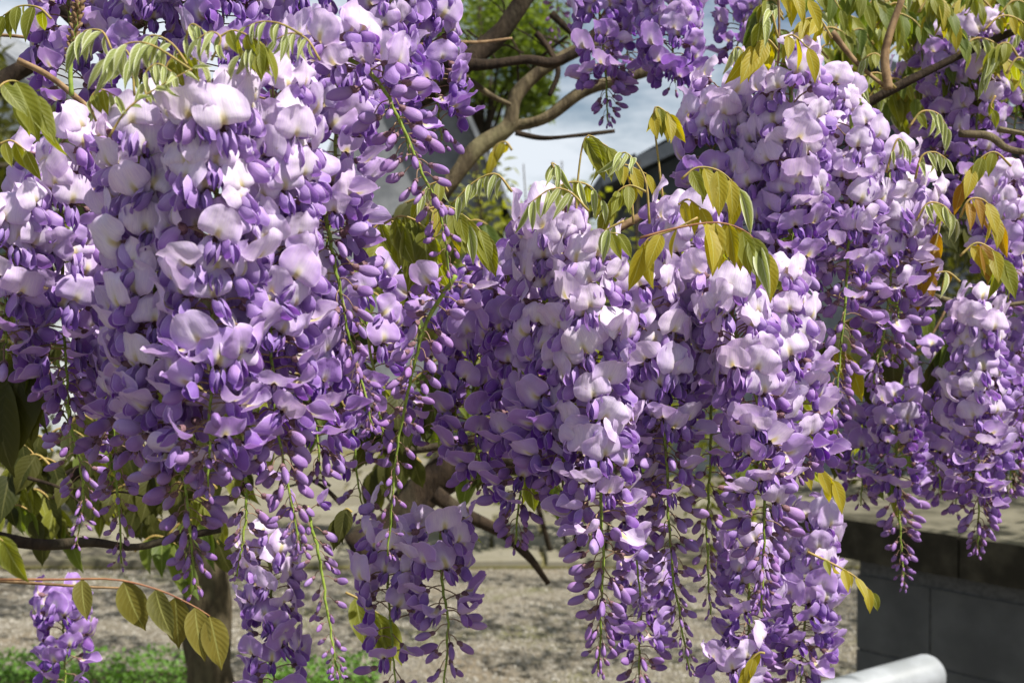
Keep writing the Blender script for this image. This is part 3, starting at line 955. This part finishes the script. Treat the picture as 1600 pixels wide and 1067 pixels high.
branch([(1388, 140), (1384, 80), (1412, -10)], .98, 8, M_TWIG)
branch([(1300, 50), (1340, 100), (1388, 140)], 1.0, 5, M_TWIG)
branch([(1250, 180), (1330, 170), (1388, 140), (1470, 100), (1600, 40)], 1.05, 9, M_DBARK)
branch([(1560, 200), (1620, 212)], .9, 5, M_BARK)
branch([(1500, 208), (1545, 212), (1575, 232), (1620, 240)], .95, 6, M_BARK)
branch([(880, 390), (960, 362), (1040, 318), (1120, 290), (1240, 250)], .86, 7, M_TWIG)
branch([(1420, 450), (1480, 470), (1540, 480), (1620, 470)], 1.0, 5, M_BARK)
branch([(-20, 330), (50, 315), (140, 300), (260, 250), (420, 190)], .66, 5, M_TWIG)
branch([(640, 480), (700, 440), (760, 410), (840, 400)], .85, 5, M_TWIG)
branch([(480, 640), (600, 700), (720, 690), (860, 640)], 1.2, 8, M_DBARK)
branch([(1216, -20), (1217, 60), (1214, 125)], .84, 2.4, M_TWIG)
branch([(560, 40), (640, 70), (700, 66)], .9, 4, M_TWIG)
for i in range(26):   # fine twigs tangled behind the flowers
    x = R.uniform(380, 1560); y = R.uniform(330, 780)
    dx = R.uniform(-90, 90); dy = R.uniform(-60, 60)
    branch([(x, y), (x + dx * .5 + R.uniform(-15, 15), y + dy * .5 + R.uniform(-15, 15)), (x + dx, y + dy)], R.uniform(1.0, 1.35), R.uniform(1.6, 3.5), M_TWIG, 'twig', n=10, seg=5)

for i in range(14):
    x = R.uniform(700, 930); y = R.uniform(-10, 150); dx = R.uniform(-70, 70); dy = R.uniform(-50, 60)
    branch([(x, y), (x + dx * .5 + R.uniform(-10, 10), y + dy * .5 + R.uniform(-10, 10)), (x + dx, y + dy)], R.uniform(1.5, 1.9), R.uniform(1.3, 2.8), M_DBARK, 'twig', n=10, seg=5)
for i in range(16):
    x = R.uniform(0, 700); y = R.uniform(600, 860); dx = R.uniform(-120, 120); dy = R.uniform(-50, 50)
    branch([(x, y), (x + dx * .5 + R.uniform(-20, 20), y + dy * .5 + R.uniform(-20, 20)), (x + dx, y + dy)], R.uniform(.85, 1.35), R.uniform(1.6, 4), M_DBARK, 'twig', n=10, seg=5)

# scaly bud spike, top left
root = ob('bud_spike', None, loc=at(112, 150, .62)); tag(root, 'knobbly brown spike of tiny buds on a short green shoot, top left', 'bud spike')
b0 = at(112, 150, .62)
pth = smooth_path([at(x, y, .62) - b0 for x, y in ((112, 150), (110, 115), (113, 75), (120, 35), (124, 5))], 16)
ob('stem', mk_mesh('stem', *(lambda t: (t[0], t[1], M_RACH, t[2]))(tube(pth, lambda t: .0013 * (1 - .4 * t), 6))), root)
g = Geo()
ub = bud_body(rv, 6, 4)
for i in range(46):
    t = .35 + .65 * i / 45; q = t * 16; a = int(min(q, 15)); Pp = pth[a].lerp(pth[a + 1], q - a)
    g.add(ub[0], ub[1], ub[2], 0, Matrix.Translation(Pp) @ Matrix.Rotation(i * 2.4, 4, 'Z') @ Matrix.Rotation(.8, 4, 'X') @ Matrix.Scale(.26, 4))
ob('bud_scales', g.mesh('bud_scales', [M_TWIG]), root)

# ============================================================ FLOWER CLUSTERS
# pts (photo px), depth top, depth tip, count, size, open until, half until, paleness (bloom tone, lowered to paint shade on shaded clusters), detail, label
C_ = cluster
# --- left mass
C_([(95, 215), (95, 350), (100, 520), (110, 655)], .66, .68, 62, 1.0, .62, .78, .62, 1, 'pale cluster at the far left whose grey-violet buds hang before dark leaves')
C_([(20, 330), (10, 420), (10, 560)], .64, .66, 40, 1.0, .8, .92, .85, 1, 'white-lilac cluster cut off by the left edge of the photo', seed=4)
C_([(215, 195), (230, 330), (250, 520), (285, 720), (305, 920)], .60, .62, 92, 1.02, .60, .72, .88, 1, 'longest left cluster, pale above, its bare green tip ending over the trunk')
C_([(325, 160), (338, 260), (335, 420), (330, 600), (325, 760)], .575, .59, 84, 1.04, .72, .85, .98, 1, 'largest pale cluster, its thick green stem showing near the top left', dens=.95)
C_([(425, 140), (430, 280), (425, 450), (430, 640), (470, 860)], .60, .62, 92, 1.0, .60, .72, .80, 1, 'lilac cluster right of the big pale one, green tip curving to the right')
C_([(160, 420), (165, 540), (180, 700), (190, 880)], .72, .73, 60, .9, .35, .55, .25, 1, 'shaded cluster of small violet buds hanging over the brown branch at lower left')
C_([(230, 430), (225, 560), (215, 700)], .66, .66, 44, 1.0, .75, .9, .45, 1, 'shaded grey-lilac cluster below the long left one', seed=77)
C_([(520, 70), (525, 180), (520, 320), (500, 430)], .68, .68, 64, .98, .45, .75, .55, 1, 'violet cluster at upper centre-left beside the arching green stem')
C_([(480, 80), (560, 100), (605, 150), (650, 250), (690, 340), (705, 450)], .62, .66, 62, .95, .16, .30, .55, 1, 'cluster of lilac buds on a green stem arching from the top', hue=.3, spread=1.0)
C_([(500, 300), (515, 370), (545, 520), (582, 665)], .64, .66, 60, .98, .12, .25, .5, 1, 'cluster of fat lilac buds along the right side of the left mass', hue=.2)
C_([(440, 380), (470, 500), (490, 620), (500, 740)], .66, .66, 50, .98, .7, .85, .45, 1, 'violet cluster half hidden behind the right of the left mass')
C_([(712, 430), (668, 500), (640, 600), (618, 720), (606, 868)], .66, .69, 46, .88, 0, .04, .35, 1, 'slender cluster of tiny purple buds on a bright green stem, centre', hue=.35, dens=.85, spread=1.0)
C_([(560, 430), (575, 520), (590, 620), (600, 700)], .80, .82, 24, .95, .45, .7, .2, 1, 'shaded flowers and buds just left of the bright green bud stem', seed=80)
C_([(640, 420), (655, 520), (675, 620), (690, 720)], .86, .88, 24, .95, .5, .75, .2, 1, 'shaded purple flowers and buds just right of the bright green bud stem', seed=81)
C_([(90, 560), (110, 660), (130, 760), (120, 850)], .86, .88, 40, .9, .1, .3, .15, 1, 'dim budded cluster beside the large dark leaves at lower left', seed=82)
C_([(540, 560), (550, 650), (560, 760), (580, 830)], .9, .92, 32, .9, .3, .5, .1, 1, 'dim string of buds behind the curved green tips, centre left', seed=83)
# --- behind, top left
C_([(95, -60), (110, 40), (110, 150)], .80, .80, 36, 1.0, .9, 1., .45, 1, 'shaded mauve cluster behind the knobbly bud spike', seed=9)
C_([(240, -60), (230, 20), (215, 160)], .78, .78, 42, 1.0, .9, 1., .5, 1, 'shaded mauve cluster behind the downy young leaves, top left', seed=10)
C_([(350, -70), (350, 0), (345, 130)], .76, .76, 42, 1.0, .95, 1., .72, 1, 'pale cluster cut by the top edge above the brightest petals', seed=12)
C_([(465, -70), (470, 0), (460, 130)], .80, .80, 42, 1.0, .95, 1., .62, 1, 'pale lilac cluster at the top edge behind the arching bud stem', seed=13)
C_([(600, -70), (600, 0), (610, 110), (640, 240)], .80, .82, 52, .95, .6, .85, .5, 1, 'lilac cluster left of the sky gap beside the grey house', seed=14)
C_([(670, -60), (668, 40), (680, 130), (690, 220)], .84, .86, 52, .95, .7, .9, .45, 1, 'cluster nearest the left side of the sky gap', seed=15)
# --- centre mass
C_([(790, 395), (800, 500), (815, 640), (815, 740), (805, 850)], .80, .80, 66, 1.0, .66, .8, .22, 1, 'shadowed cluster at the left of the centre mass with buds hanging alone')
C_([(760, 420), (745, 520), (740, 640), (755, 760)], .84, .84, 50, 1.0, .8, .9, .10, 1, 'deep violet shadowed cluster behind the centre mass left edge', seed=16)
C_([(855, 330), (860, 440), (870, 600), (880, 760)], .75, .76, 66, 1.02, .75, .9, .80, 1, 'cluster with white petals on top under the young leaves, centre', seed=17)
C_([(915, 380), (920, 530), (935, 700), (942, 880), (935, 1045)], .73, .75, 96, 1.0, .55, .68, .78, 1, 'longest centre cluster reaching nearly to the bottom edge')
C_([(1000, 440), (1030, 580), (1040, 700), (1050, 880), (1078, 1050)], .76, .79, 88, .95, .38, .52, .62, 1, 'centre cluster with a bare green tail trailing to the bottom')
C_([(1065, 330), (1060, 420), (1045, 560), (1050, 680)], .78, .79, 60, 1.0, .75, .9, .75, 1, 'pale cluster under the arching gold leaf in the centre', seed=18)
C_([(1130, 420), (1150, 520), (1185, 640), (1195, 800), (1190, 955)], .75, .77, 92, 1.0, .52, .68, .80, 1, 'long cluster right of centre with olive stem and magenta-tinged petals', hue=.3)
C_([(1200, 430), (1225, 540), (1240, 660), (1245, 740)], .79, .80, 56, 1.0, .6, .8, .75, 1, 'lit lilac cluster on the right rim of the centre mass', seed=19)
C_([(960, 560), (985, 680), (990, 800), (1000, 940)], .80, .82, 54, .95, .5, .65, .45, 1, 'violet cluster wedged between the two longest centre ones', seed=20)
C_([(1110, 560), (1110, 700), (1105, 840), (1110, 960)], .84, .84, 58, .88, .2, .35, .35, 1, 'dark budded cluster hanging between two green tails, lower centre', seed=22)
# --- right mass
C_([(1135, 130), (1120, 200), (1110, 300)], .88, .88, 34, 1.05, .95, 1., .95, 1, 'white-lilac cluster at the upper left of the right mass', seed=24)
C_([(1235, 90), (1238, 210), (1242, 330), (1225, 460)], .84, .86, 66, 1.05, .7, .85, .9, 1, 'cluster crowning the right mass with near-white top petals', seed=25)
C_([(1190, 180), (1185, 280), (1190, 410)], .87, .87, 46, 1.0, .8, .95, .7, 1, 'lilac cluster behind the gold leaves, left part of the right mass', seed=26)
C_([(1330, 180), (1330, 300), (1325, 400), (1312, 560), (1302, 710)], .87, .88, 84, .98, .35, .55, .75, 1, 'longest right cluster, olive stem among hanging lilac buds', seed=27)
C_([(1290, 130), (1300, 220), (1295, 330), (1270, 500)], .90, .90, 60, 1.0, .7, .85, .95, 1, 'white-topped cluster in the middle of the right mass', seed=28)
C_([(1385, 240), (1395, 340), (1390, 460), (1365, 600)], .90, .91, 70, .98, .5, .75, .9, 1, 'sunlit cluster at the right rim of the right mass', seed=29)
C_([(1430, 300), (1425, 380), (1405, 480), (1395, 560)], .94, .94, 52, .95, .5, .7, .85, 1, 'small sunlit cluster beside the orange drooping leaves', seed=30)
# --- top middle
C_([(940, -70), (935, 0), (945, 100), (950, 190)], 1.02, 1.02, 62, 1.0, .55, .7, .42, 1, 'mauve cluster right of the sky gap, buds at its tip', seed=31)
C_([(1040, -70), (1045, 0), (1050, 60), (1055, 130)], 1.0, 1.0, 56, 1.05, .85, .95, .55, 1, 'mauve-pink cluster at the top edge right of centre', seed=32)
C_([(985, -70), (990, 10), (975, 110)], 1.1, 1.1, 44, 1.0, .8, .9, .4, 0, 'shaded cluster between the two top-middle ones', seed=33)
C_([(1160, -60), (1160, 20), (1150, 90)], 1.15, 1.15, 34, 1.0, .8, .9, .3, 0, 'dark cluster behind the gold leaves at the top edge', seed=34)
C_([(875, -50), (870, 20), (862, 75)], 1.9, 1.9, 30, .9, .1, .3, .1, 0, 'small far cluster dark against the sky gap', seed=35)
# --- back right
C_([(1465, 60), (1480, 150), (1475, 260)], 1.1, 1.1, 56, 1.0, .6, .85, .35, 0, 'shaded violet cluster under the leaves at upper right', seed=36)
C_([(1525, 40), (1530, 130), (1520, 260), (1500, 340)], 1.08, 1.08, 64, 1.0, .6, .85, .6, 0, 'partly lit cluster at upper right beside the bare twig', seed=37)
C_([(1590, 60), (1590, 160), (1570, 280)], 1.2, 1.2, 46, 1.0, .6, .8, .25, 0, 'dim cluster cut by the right edge near the top', seed=38)
C_([(1430, 110), (1440, 180), (1440, 250)], 1.2, 1.2, 34, 1.0, .6, .8, .25, 0, 'dim cluster directly behind the right mass rim', seed=39)
C_([(1560, 280), (1565, 360), (1575, 480)], 1.02, 1.02, 44, 1.0, .8, .9, .7, 0, 'lilac cluster behind the orange leaves at the right edge', seed=40)
# --- far right, lower
C_([(1525, 475), (1525, 580), (1530, 720), (1528, 862)], .98, .99, 92, 1.0, .58, .75, .85, 1, 'cluster with white top petals hanging over the stone slab at right', seed=41)
C_([(1600, 400), (1605, 520), (1600, 680)], 1.05, 1.05, 50, 1.0, .7, .85, .5, 0, 'cluster cut by the right edge beside the white-topped one', seed=42)
C_([(1400, 600), (1400, 700), (1405, 800), (1412, 915)], 1.05, 1.06, 64, .98, .38, .5, .3, 1, 'shaded cluster with lone buds dangling before the dark wall', seed=43)
C_([(1455, 560), (1460, 660), (1470, 770)], 1.10, 1.10, 46, 1.0, .7, .85, .35, 0, 'dim cluster between the two that hang over the wall', seed=44)
C_([(1355, 590), (1350, 680), (1345, 790)], 1.12, 1.12, 44, .95, .6, .8, .15, 0, 'dim cluster hanging over the left end of the stone slab', seed=90)
C_([(1480, 600), (1490, 700), (1495, 800)], 1.14, 1.14, 44, .95, .6, .8, .15, 0, 'dim cluster just behind the white-topped one over the slab', seed=91)
C_([(1570, 560), (1575, 660), (1580, 770)], 1.12, 1.12, 44, .95, .6, .8, .2, 0, 'dim cluster low at the right edge over the slab', seed=92)
# --- bottom
C_([(95, 930), (100, 1000), (105, 1130)], 1.10, 1.10, 32, 1.0, .6, .8, .05, 0, 'shaded cluster at the bottom left behind the hanging leaflets', seed=45)
C_([(420, 850), (425, 950), (430, 1120)], .92, .92, 40, .98, .85, .95, .5, 1, 'mauve cluster beside the trunk at the bottom edge', seed=46)
C_([(480, 790), (500, 880), (520, 1010), (530, 1060)], .78, .78, 40, .7, 0, .05, .15, 1, 'sparse string of tiny dark buds right of the trunk', seed=47)
C_([(612, 800), (605, 880), (610, 960), (620, 1100)], .88, .88, 30, 1.0, .7, .85, .5, 1, 'mauve cluster under the bright green bud stem, bottom', seed=48)
C_([(690, 800), (690, 900), (700, 980), (690, 1110)], .86, .86, 30, 1.0, .35, .55, .4, 1, 'cluster beside open gravel, left of the bare ground gap', seed=49)
C_([(1260, 790), (1265, 900), (1255, 1000), (1250, 1130)], .96, .96, 84, 1.0, .5, .75, .5, 0, 'dense violet cluster in front of the gap left of the wall', seed=50)
C_([(1170, 830), (1170, 950), (1165, 1110)], .92, .92, 66, .95, .45, .65, .4, 0, 'violet cluster behind the long right-of-centre tip', seed=51)
C_([(1010, 880), (1000, 980), (1000, 1120)], .94, .94, 60, .9, .4, .6, .35, 0, 'dim cluster behind the trailing tails at the bottom centre', seed=52)
C_([(1150, 1010), (1145, 1070), (1140, 1180)], .90, .90, 20, .95, .9, 1., .55, 1, 'pale open flowers at the bottom edge right of the trailing tail', seed=53)
C_([(380, 700), (385, 800), (370, 900)], .74, .74, 36, .8, .1, .25, .3, 1, 'small cluster of dark buds above the trunk', seed=54)

# ============================================================ LEAVES (compound leaf sprays)
L_ = leaf_spray
LG = 'young leaf sprays of the vine'
L_([(-15, 150), (10, 128), (35, 132), (60, 160)], .56, 6, 100, 'olive', 'big olive leaflets drooping at the upper left edge', LG, d1=.58)
L_([(0, 225), (18, 220), (40, 235)], .62, 3, 62, 'olive', 'small olive leaf pair just below the big ones at the left edge', LG)
L_([(175, 80), (160, 50), (135, 48), (122, 62)], .60, 9, 54, 'young', 'downy curled leaf right of the knobbly bud spike', LG)
L_([(300, 110), (240, 72), (200, 68), (165, 92)], .55, 10, 66, 'young', 'widest downy arching leaf at top left', LG)
L_([(300, 112), (270, 70), (240, 55), (225, 66)], .555, 8, 58, 'young', 'downy leaf arching above the widest one', LG)
L_([(210, 150), (205, 95), (190, 75), (172, 92)], .57, 9, 60, 'young', 'downy leaf hanging lowest in the top left tuft', LG)
L_([(250, 150), (262, 100), (285, 84), (310, 96)], .56, 8, 56, 'olive', 'olive young leaf in the middle of the top left tuft', LG, kinds=['olive', 'young'])
L_([(500, 95), (480, 62), (455, 52), (432, 62)], .57, 8, 44, 'young', 'downy leaf beside the base of the arching bud stem', LG)
L_([(80, 30), (60, 12), (30, 10), (5, 25)], .74, 6, 56, 'olive', 'olive leaf in the top left corner', LG)
L_([(290, 110), (292, 55), (300, 38), (315, 45)], .56, 6, 46, 'young', 'upright downy leaf rising behind the white petal', LG)
L_([(340, 60), (365, 48), (395, 60), (412, 72)], .56, 6, 60, 'olive', 'olive leaf just left of the tall upright petal', LG)
L_([(472, 55), (440, 38), (410, 34), (385, 42)], .56, 8, 40, 'young', 'pale thin leaf above the olive one near the top', LG)
L_([(170, 215), (200, 170), (250, 135), (300, 108)], .54, 9, 42, 'young', 'green shoot with tufted downy tips crossing to the white petal', LG, droop=.2)
L_([(600, 350), (625, 338), (650, 345), (670, 365)], .66, 6, 125, 'olive', 'long hanging olive leaves in the centre gap', LG, droop=1.6)
L_([(690, 330), (720, 335), (740, 350), (755, 365)], .72, 6, 80, 'olive', 'olive leaf just right of the long hanging ones', LG)
L_([(800, 300), (775, 272), (740, 285), (705, 320)], .68, 9, 46, 'young', 'silvery leaf curling left under the sky gap', LG)
L_([(900, 350), (903, 280), (916, 214), (950, 230)], .74, 6, 72, 'olive', 'broad olive leaf below the fork of the bare branches', LG, first=.64)
L_([(1015, 350), (1008, 280), (980, 240), (962, 246)], .70, 9, 42, 'young', 'pale feathery tuft beside the broad olive leaf', LG, droop=.4, first=.5)
L_([(990, 350), (985, 290), (975, 258), (1010, 272)], .78, 5, 48, 'gold', 'pair of small gold leaves under the feathery tuft', LG, first=.6)
L_([(1042, 360), (1030, 260), (1022, 172), (1046, 178)], .78, 8, 52, 'olive', 'olive leaf hanging on a bare stalk above the gold pair', LG, kinds=['olive', 'gold'], first=.62)
L_([(880, 330), (868, 270), (862, 255), (875, 262)], .69, 6, 46, 'young', 'small downy leaf standing over the white centre petals', LG)
L_([(920, 330), (890, 300), (860, 296), (825, 320)], .67, 9, 50, 'young', 'striped downy leaf arching over the centre flowers', LG)
L_([(975, 345), (955, 355), (945, 362), (965, 365)], .66, 6, 56, 'olive', 'folded olive leaf among the white centre petals', LG, kinds=['olive', 'young'])
L_([(1090, 340), (1050, 360), (1015, 372), (1005, 385)], .67, 4, 76, 'gold', 'gold leaf pointing down at centre', LG)
L_([(1065, 280), (1090, 262), (1125, 268), (1155, 295)], .68, 9, 72, 'olive', 'green-gold leaf fan over the left of the right mass', LG, kinds=['olive', 'gold', 'young'])
L_([(1060, 320), (1075, 312), (1095, 325)], .68, 3, 60, 'gold', 'short gold leaf just above the long arching one', LG)
L_([(1000, 372), (1060, 356), (1120, 348), (1165, 362), (1192, 392)], .65, 13, 84, 'gold', 'long arching gold leaf with a row of drooping leaflets', LG, kinds=['gold', 'gold', 'olive', 'young'], first=.42, red=True)
L_([(1216, 60), (1205, 20), (1195, 22), (1188, 35)], .78, 6, 62, 'olive', 'olive leaf on the thin upright twig at top', LG, kinds=['olive', 'young'])
L_([(1216, 80), (1200, 62), (1185, 66), (1170, 78)], .78, 5, 68, 'gold', 'gold leaf left of the thin upright twig', LG)
L_([(1225, 60), (1240, 56), (1262, 75)], .78, 3, 62, 'gold', 'gold leaf right of the thin upright twig', LG)
L_([(1216, -10), (1235, -12), (1262, 0)], .78, 5, 58, 'gold', 'gold leaf cut by the top edge above the white petals', LG)
L_([(1180, 120), (1160, 80), (1150, 75), (1142, 85)], .86, 6, 34, 'young', 'tiny downy leaf left of the near-white flowers', LG)
L_([(1432, 345), (1450, 318), (1475, 322), (1490, 340)], .88, 8, 46, 'young', 'green-striped leaf left of the orange ones', LG, kinds=['olive', 'young'])
L_([(1500, 340), (1515, 312), (1540, 315), (1558, 345)], .88, 8, 60, 'bronze', 'orange-bronze leaf at the right edge, upper of two', LG, kinds=['gold', 'bronze'])
L_([(1500, 400), (1525, 380), (1550, 390), (1568, 410)], .87, 8, 74, 'gold', 'orange-gold leaf at the right edge, lower of two', LG, kinds=['gold', 'bronze', 'olive'])
L_([(1580, 260), (1555, 238), (1530, 250), (1505, 285)], .90, 8, 52, 'olive', 'olive leaf above the orange leaves at right', LG, kinds=['olive', 'bronze', 'gold'])
L_([(1385, 270), (1400, 222), (1410, 220), (1418, 232)], .86, 6, 34, 'young', 'small young leaf at the rim of the right mass', LG)
L_([(1430, 280), (1440, 245), (1460, 238), (1478, 248)], .88, 7, 36, 'young', 'small striped leaf right of the tiny rim leaf', LG)
L_([(1470, 340), (1462, 380), (1450, 400)], .9, 3, 70, 'bronze', 'narrow orange leaves under the green-striped leaf', LG)
L_([(1555, 150), (1548, 165), (1552, 172)], .95, 2, 34, 'olive', 'single small leaf near the bare twig at right', LG)
L_([(1240, 745), (1262, 730), (1285, 735), (1302, 750)], .86, 5, 56, 'gold', 'yellow-green leaf over the left end of the slab', LG, kinds=['gold', 'olive'])
L_([(1262, 862), (1300, 880), (1335, 900), (1362, 925)], .90, 8, 42, 'gold', 'yellow leaf pointing right in front of the dark wall', LG, kinds=['gold', 'olive'], droop=.5)
L_([(1290, 560), (1310, 545), (1325, 560)], .95, 4, 70, 'gold', 'gold leaf behind the longest right cluster', LG)
L_([(1255, 600), (1270, 590), (1290, 610)], 1.0, 4, 90, 'olive', 'olive leaf between centre and right masses', LG)
L_([(1415, 600), (1432, 610), (1445, 640)], 1.2, 5, 52, 'olive', 'shaded olive leaf hanging behind the cluster by the wall', LG)
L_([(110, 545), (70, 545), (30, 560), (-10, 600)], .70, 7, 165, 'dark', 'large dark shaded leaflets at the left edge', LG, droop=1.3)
L_([(-30, 800), (-12, 830), (5, 845)], .52, 3, 105, 'olive', 'leaf cut by the left edge at the lower left', LG)
L_([(0, 905), (90, 905), (180, 905), (250, 922), (300, 945), (328, 962)], .58, 6, 102, 'olive', 'row of large hanging leaflets on a red stalk, lower left', LG, kinds=['dull'], first=.28, droop=1.8, red=True, face=.12)
L_([(550, 800), (540, 795), (528, 812)], .80, 7, 60, 'dark', 'small dark curled leaf left of the green stem tip', LG)
L_([(540, 925), (560, 935), (580, 950), (600, 965)], .95, 6, 95, 'olive', 'large shaded leaves beside the mauve bottom cluster', LG)
L_([(700, 805), (715, 800), (735, 815)], .98, 4, 46, 'olive', 'small green leaf above the bare paving gap', LG)
L_([(1195, 1020), (1185, 1020), (1170, 1035), (1165, 1050)], .80, 4, 56, 'gold', 'yellow-green leaf at the bottom edge', LG)
L_([(822, 700), (818, 720), (825, 740)], .90, 3, 75, 'olive', 'narrow leaf behind the shadowed cluster, centre', LG)
L_([(1290, 160), (1330, 130), (1350, 140), (1330, 170)], .97, 8, 40, 'young', 'downy leaf behind the near-white petals', LG)
L_([(660, 330), (690, 322), (715, 330), (730, 350)], .70, 7, 70, 'olive', 'olive-gold leaf right of the longest hanging leaves in the centre gap', LG, kinds=['olive', 'gold', 'young'], droop=1.3)
L_([(580, 360), (600, 345), (620, 350), (640, 372)], .70, 6, 80, 'olive', 'green leaf tucked against the fat buds in the centre gap', LG, kinds=['olive', 'young'], droop=1.4)
L_([(640, 600), (665, 580), (690, 590), (700, 620)], .84, 6, 60, 'green', 'green leaf behind the middle of the bright green bud stem', LG, kinds=['green', 'olive'])
L_([(860, 300), (890, 285), (920, 290), (940, 312)], .71, 7, 48, 'young', 'downy leaf behind the right of the white centre petals', LG, kinds=['young', 'olive'])
L_([(1010, 300), (985, 290), (965, 300), (950, 325)], .72, 7, 54, 'olive', 'olive leaf above the folded one at centre', LG, kinds=['olive', 'young', 'gold'])
L_([(1300, 60), (1280, 30), (1255, 32), (1240, 50)], .84, 8, 50, 'olive', 'olive leaf nearest above the white crown of the right mass', LG, kinds=['olive', 'gold'])
L_([(1420, 200), (1440, 175), (1465, 178), (1480, 200)], .94, 8, 44, 'young', 'downy leaf in front of the shaded upper right cluster', LG, kinds=['young', 'olive'])
L_([(1500, 440), (1480, 425), (1455, 430), (1440, 450)], .93, 7, 50, 'young', 'downy leaf above the white petals at right', LG, kinds=['young', 'bronze'])
L_([(1350, 760), (1372, 745), (1395, 750), (1405, 770)], 1.1, 6, 50, 'green', 'green leaf resting near the slab behind the dangling buds', LG, kinds=['green', 'olive'])
L_([(330, 95), (345, 62), (330, 50), (308, 62)], .55, 8, 46, 'young', 'pale downy leaf curling over the central brightest petals, top left', LG)
L_([(230, 160), (225, 120), (245, 100), (268, 112)], .55, 9, 48, 'young', 'downy leaf lying on the left shoulder of the big pale cluster', LG)
L_([(150, 190), (140, 160), (155, 140), (180, 150)], .58, 7, 44, 'young', 'downy leaf left of the green tufted shoot', LG, kinds=['young', 'olive'])
L_([(420, 110), (412, 82), (395, 74), (375, 86)], .56, 8, 50, 'olive', 'olive-backed young leaf beneath the pale thin one, top', LG, kinds=['olive', 'young'])
L_([(700, 300), (690, 285), (670, 290), (655, 310)], .72, 7, 44, 'young', 'small young leaf at the left foot of the pale forked branch', LG, kinds=['young', 'olive'])
L_([(800, 235), (790, 222), (775, 228), (768, 245)], 1.3, 5, 44, 'gold', 'small gold leaf glowing beside the pale forked branch', LG)
# leaf mass at upper right
TRL = ((['olive', 'gold', 'olive', 'green'], 'olive and gold leaf spray in the leafy mass at the upper right', 'olive and gold leaf sprays at the upper right'),
       (['olive', 'green'], 'plain green leaf spray in the leafy mass at the upper right', 'green leaf sprays at the upper right'),
       (['olive', 'young'], 'downy pale-edged leaf spray in the leafy mass at the upper right', 'downy leaf sprays at the upper right'))
rs = random.Random(61)
for i in range(96):
    x = rs.uniform(1220, 1620); y = rs.uniform(-50, 150) - (60 if x < 1300 else 0)
    sgn = rs.choice((-1, 1)); w = rs.uniform(45, 85)
    L_([(x, y + 14), (x + sgn * w * .35, y - 10), (x + sgn * w * .75, y), (x + sgn * w, y + 28)], rs.uniform(.96, 1.35), rs.randint(7, 11), rs.uniform(34, 62), 'olive',
       TRL[i % 3][1], TRL[i % 3][2], kinds=TRL[i % 3][0], seed=900 + i)
# leaves tangled behind the flowers
TB = 'leaf sprays tangled behind the flowers'
rs = random.Random(62)
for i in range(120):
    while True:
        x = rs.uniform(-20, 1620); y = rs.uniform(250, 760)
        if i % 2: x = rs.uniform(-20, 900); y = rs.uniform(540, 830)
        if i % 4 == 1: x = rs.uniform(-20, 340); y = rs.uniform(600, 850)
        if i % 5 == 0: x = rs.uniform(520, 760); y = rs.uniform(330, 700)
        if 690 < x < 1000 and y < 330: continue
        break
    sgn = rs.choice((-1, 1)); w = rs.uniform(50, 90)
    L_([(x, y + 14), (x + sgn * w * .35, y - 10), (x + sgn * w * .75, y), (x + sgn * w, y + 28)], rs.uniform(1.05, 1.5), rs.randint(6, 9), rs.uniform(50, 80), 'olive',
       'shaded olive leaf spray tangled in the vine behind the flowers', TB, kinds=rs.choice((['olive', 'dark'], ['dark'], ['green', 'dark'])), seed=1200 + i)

# unseen leaf canopy added above the frame, shades the back and dapples the ground
g = Geo(); rc = random.Random(71)
lv = leaflet_geo(rc, .3, .5, nv=3, width=.42, nu=2)
def scatter(G, n, fn, size):
    for _ in range(n):
        p = fn()
        E = Euler((rc.uniform(-1.6, .2), rc.uniform(-.7, .7), rc.uniform(0, 6.28))).to_matrix().to_4x4()
        G.add(lv[0], lv[1], lv[2], 0, Matrix.Translation(p) @ E @ Matrix.Scale(size * rc.uniform(.7, 1.3), 4))
def canopy_pt():
    while True:
        x = rc.uniform(-2.6, 5.5); y = rc.uniform(1.45, 6.6)
        if (x - 1.95) ** 2 + (y - 1.9) ** 2 < .2: continue  # hole in the added canopy lets clear sun onto the white tube
        if noise.noise(Vector((x * 1.3, y * (1.5 if y < 2.6 else 2.8), 3))) > (-0.22 if y < 2.6 else -0.02): break
    return Vector((x, y, 1.5 + .26 * y + .05 + rc.random() ** 1.5 * .4))
scatter(g, 24000, canopy_pt, .072)
tag(ob('shade_canopy', g.mesh('shade_canopy', [LM['olive']]), color=(.4, 0, .5, 1)), 'unseen leaf canopy added overhead to shade the vine and dapple the ground', 'foliage', kind='stuff')
print('objects', len(bpy.data.objects))
